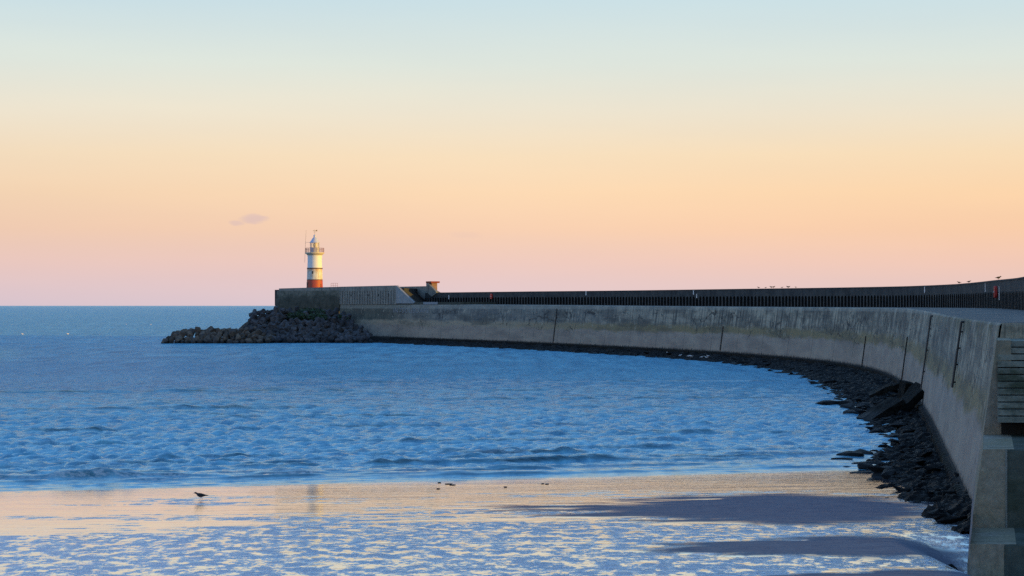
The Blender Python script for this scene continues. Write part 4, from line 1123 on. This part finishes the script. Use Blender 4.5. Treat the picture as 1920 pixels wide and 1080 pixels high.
# weed clumps left on the sand
def clump(px_x, y, s, label, seed):
    s *= .6
    r_ = random.Random(seed); m = MB()
    for k in range(14):
        a = r_.uniform(0, 6.3); q = r_.uniform(.2, 1) * s
        p0 = Vector((r_.gauss(0, s * .25), r_.gauss(0, s * .2), .02)); p1 = p0 + Vector((math.cos(a) * q, math.sin(a) * q * .5, r_.uniform(.0, .10) * s))
        m.tube(p0, p1, .035 * (.6 + s), .012, n=5)
    o = m.build('seaweed_clump', M_weed, None, 0); o.location = (px_x, y, sandh(px_x, y)); tag(o, label, 'seaweed')
clump(-3.55, 106.0, .42, 'largest dark weed clump on the sand below the waterline', 1)
clump(-3.25, 105.2, .25, 'small weed clump just right of and below the largest one', 2)
clump(-4.1, 107.3, .2, 'tiny weed clump left of and above the largest one', 3)
clump(-3.95, 102.2, .2, 'tiny weed clump on the sand nearer than the largest one', 4)
clump(1.68, 105.6, .24, 'left weed clump of the dark pair on the sand', 5)
clump(1.92, 105.3, .26, 'right weed clump of the dark pair on the sand', 6)
clump(-.35, 103.2, .3, 'weed clump at the left end of a bluish puddle on the sand', 7)

# ------------------------------------------------------------------ sky, sun, camera
SUN_AZ = R(108); SUN_EL = R(4.5)        # azimuth clockwise from +Y
w = bpy.data.worlds.new('World'); scn.world = w; w.use_nodes = True
T = NT(w.node_tree); bg = T.n['Background']
tc = T.node('ShaderNodeTexCoord'); g = tc.outputs['Generated']; c = T.xyz(g)
S = lambda r_, g_, b_: srgb(r_, g_, b_)
elev = [(0.0, S(226, 204, 210)), (.010, S(233, 205, 205)), (.022, S(242, 206, 195)), (.040, S(251, 211, 181)), (.058, S(254, 219, 182)), (.078, S(251, 226, 192)), (.100, S(241, 231, 210)),
        (.125, S(225, 232, 223)), (.157, S(205, 226, 232)), (.21, S(174, 211, 238)), (.30, S(142, 192, 240)), (.5, S(116, 168, 230)), (1.0, S(104, 154, 218))]
sky = T.ramp(c[2], elev)
xx = T.math('MULTIPLY_ADD', c[0], 1.9, .5, True)       # warmer towards the sunset side
lowz = T.rng(c[2], .135, .035)
side = T.mix(lowz, (1, 1, 1), T.ramp(xx, [(0, (.925, .94, .985)), (.5, (1, 1, 1)), (1, (1.02, .97, .89))]))
sky = T.mix(1.0, sky, side, 'MULTIPLY')
hz_ = T.noise(T.maps(g, (3, 3, 26)), 1.0, 4, .55)          # uneven haze, very faint
sky = T.mix(1.0, sky, T.ramp(hz_, [(.3, (.975, .98, .99)), (.7, (1.02, 1.015, 1.0))]), 'MULTIPLY')
sky = T.mix(1.0, sky, T.ramp(c[0], [(.32, 1.0), (.85, (1.15, .78, .42))]), 'MULTIPLY')      # sunset glow, off to the right
# the sky behind the viewer, over the land, is bright and pale
sky = T.mix(1.0, sky, T.ramp(T.math('MULTIPLY_ADD', c[1], -.5, .5), [(.45, 1.0), (.75, (1.02, 1.0, 1.0))]), 'MULTIPLY')
# one small wisp of cloud low over the sea
dn = T.noise(T.maps(g, (60, 60, 200)), 1.0, 5, .65, out=1); dv = T.xyz(dn)
yv = T.math('MAXIMUM', c[1], .01)
uu = T.math('ADD', T.math('DIVIDE', c[0], yv), T.math('MULTIPLY_ADD', dv[0], .010, -.005))
ve = T.math('ADD', T.math('DIVIDE', c[2], yv), T.math('MULTIPLY_ADD', dv[1], .004, -.002))
def blob(px_, py_, rx, ry):
    a = T.math('DIVIDE', T.math('SUBTRACT', uu, (px_ - 960) / 3583), rx / 3583); b_ = T.math('DIVIDE', T.math('SUBTRACT', ve, (573 - py_) / 3583), ry / 3583)
    r2 = T.math('ADD', T.math('MULTIPLY', a, a), T.math('MULTIPLY', b_, b_)); return T.rng(r2, 1.6, .1)
cl = T.math('MAXIMUM', blob(476, 410, 24, 8), T.math('MULTIPLY', blob(446, 418, 15, 5), .8))
cl = T.math('MAXIMUM', cl, T.math('MULTIPLY', blob(875, 440, 30, 6), .18))
cl = T.math('MULTIPLY', cl, T.math('GREATER_THAN', c[1], 0.0))
sky = T.mix(T.math('MULTIPLY', cl, .6), sky, S(216, 188, 190))
st = T.node('ShaderNodeTexSky', sky_type='NISHITA'); st.sun_disc = False; st.sun_elevation = SUN_EL; st.sun_rotation = SUN_AZ
st.air_density = 1.0; st.dust_density = 1.5; st.ozone_density = 2.0
nis = T.mix(1.0, st.outputs[0], (.006, .006, .006), 'MULTIPLY')
sky = T.mix(1.0, T.mix(1.0, sky, (.97, .97, .97), 'MULTIPLY'), nis, 'ADD')
T.l.new(sky, bg.inputs[0]); bg.inputs[1].default_value = 1.0

sun = bpy.data.lights.new('Sun', 'SUN'); sun.energy = 5.0; sun.angle = R(.5); sun.color = (1.0, .58, .07)
so = bpy.data.objects.new('Sun', sun); col.objects.link(so)
sd = Vector((math.sin(SUN_AZ) * math.cos(SUN_EL), math.cos(SUN_AZ) * math.cos(SUN_EL), math.sin(SUN_EL)))
so.rotation_euler = sd.to_track_quat('Z', 'Y').to_euler(); so.location = (100, 100, 100)

cam = bpy.data.cameras.new('Camera'); co = bpy.data.objects.new('Camera', cam); col.objects.link(co)
co.location = (0, 0, CAM_Z); co.rotation_euler = (R(90), 0, 0)
cam.sensor_width = 36; cam.lens = 36 * 3583 / 1920; cam.shift_y = 33 / 1920
cam.clip_start = .5; cam.clip_end = 250000
scn.camera = co
scn.view_settings.view_transform = 'Standard'; scn.view_settings.look = 'None'; scn.view_settings.exposure = 0
scn.cycles.max_bounces = 6; scn.cycles.diffuse_bounces = 3; scn.cycles.glossy_bounces = 3
scn.cycles.use_denoising = False
scn.cycles.sample_clamp_indirect = 4.0
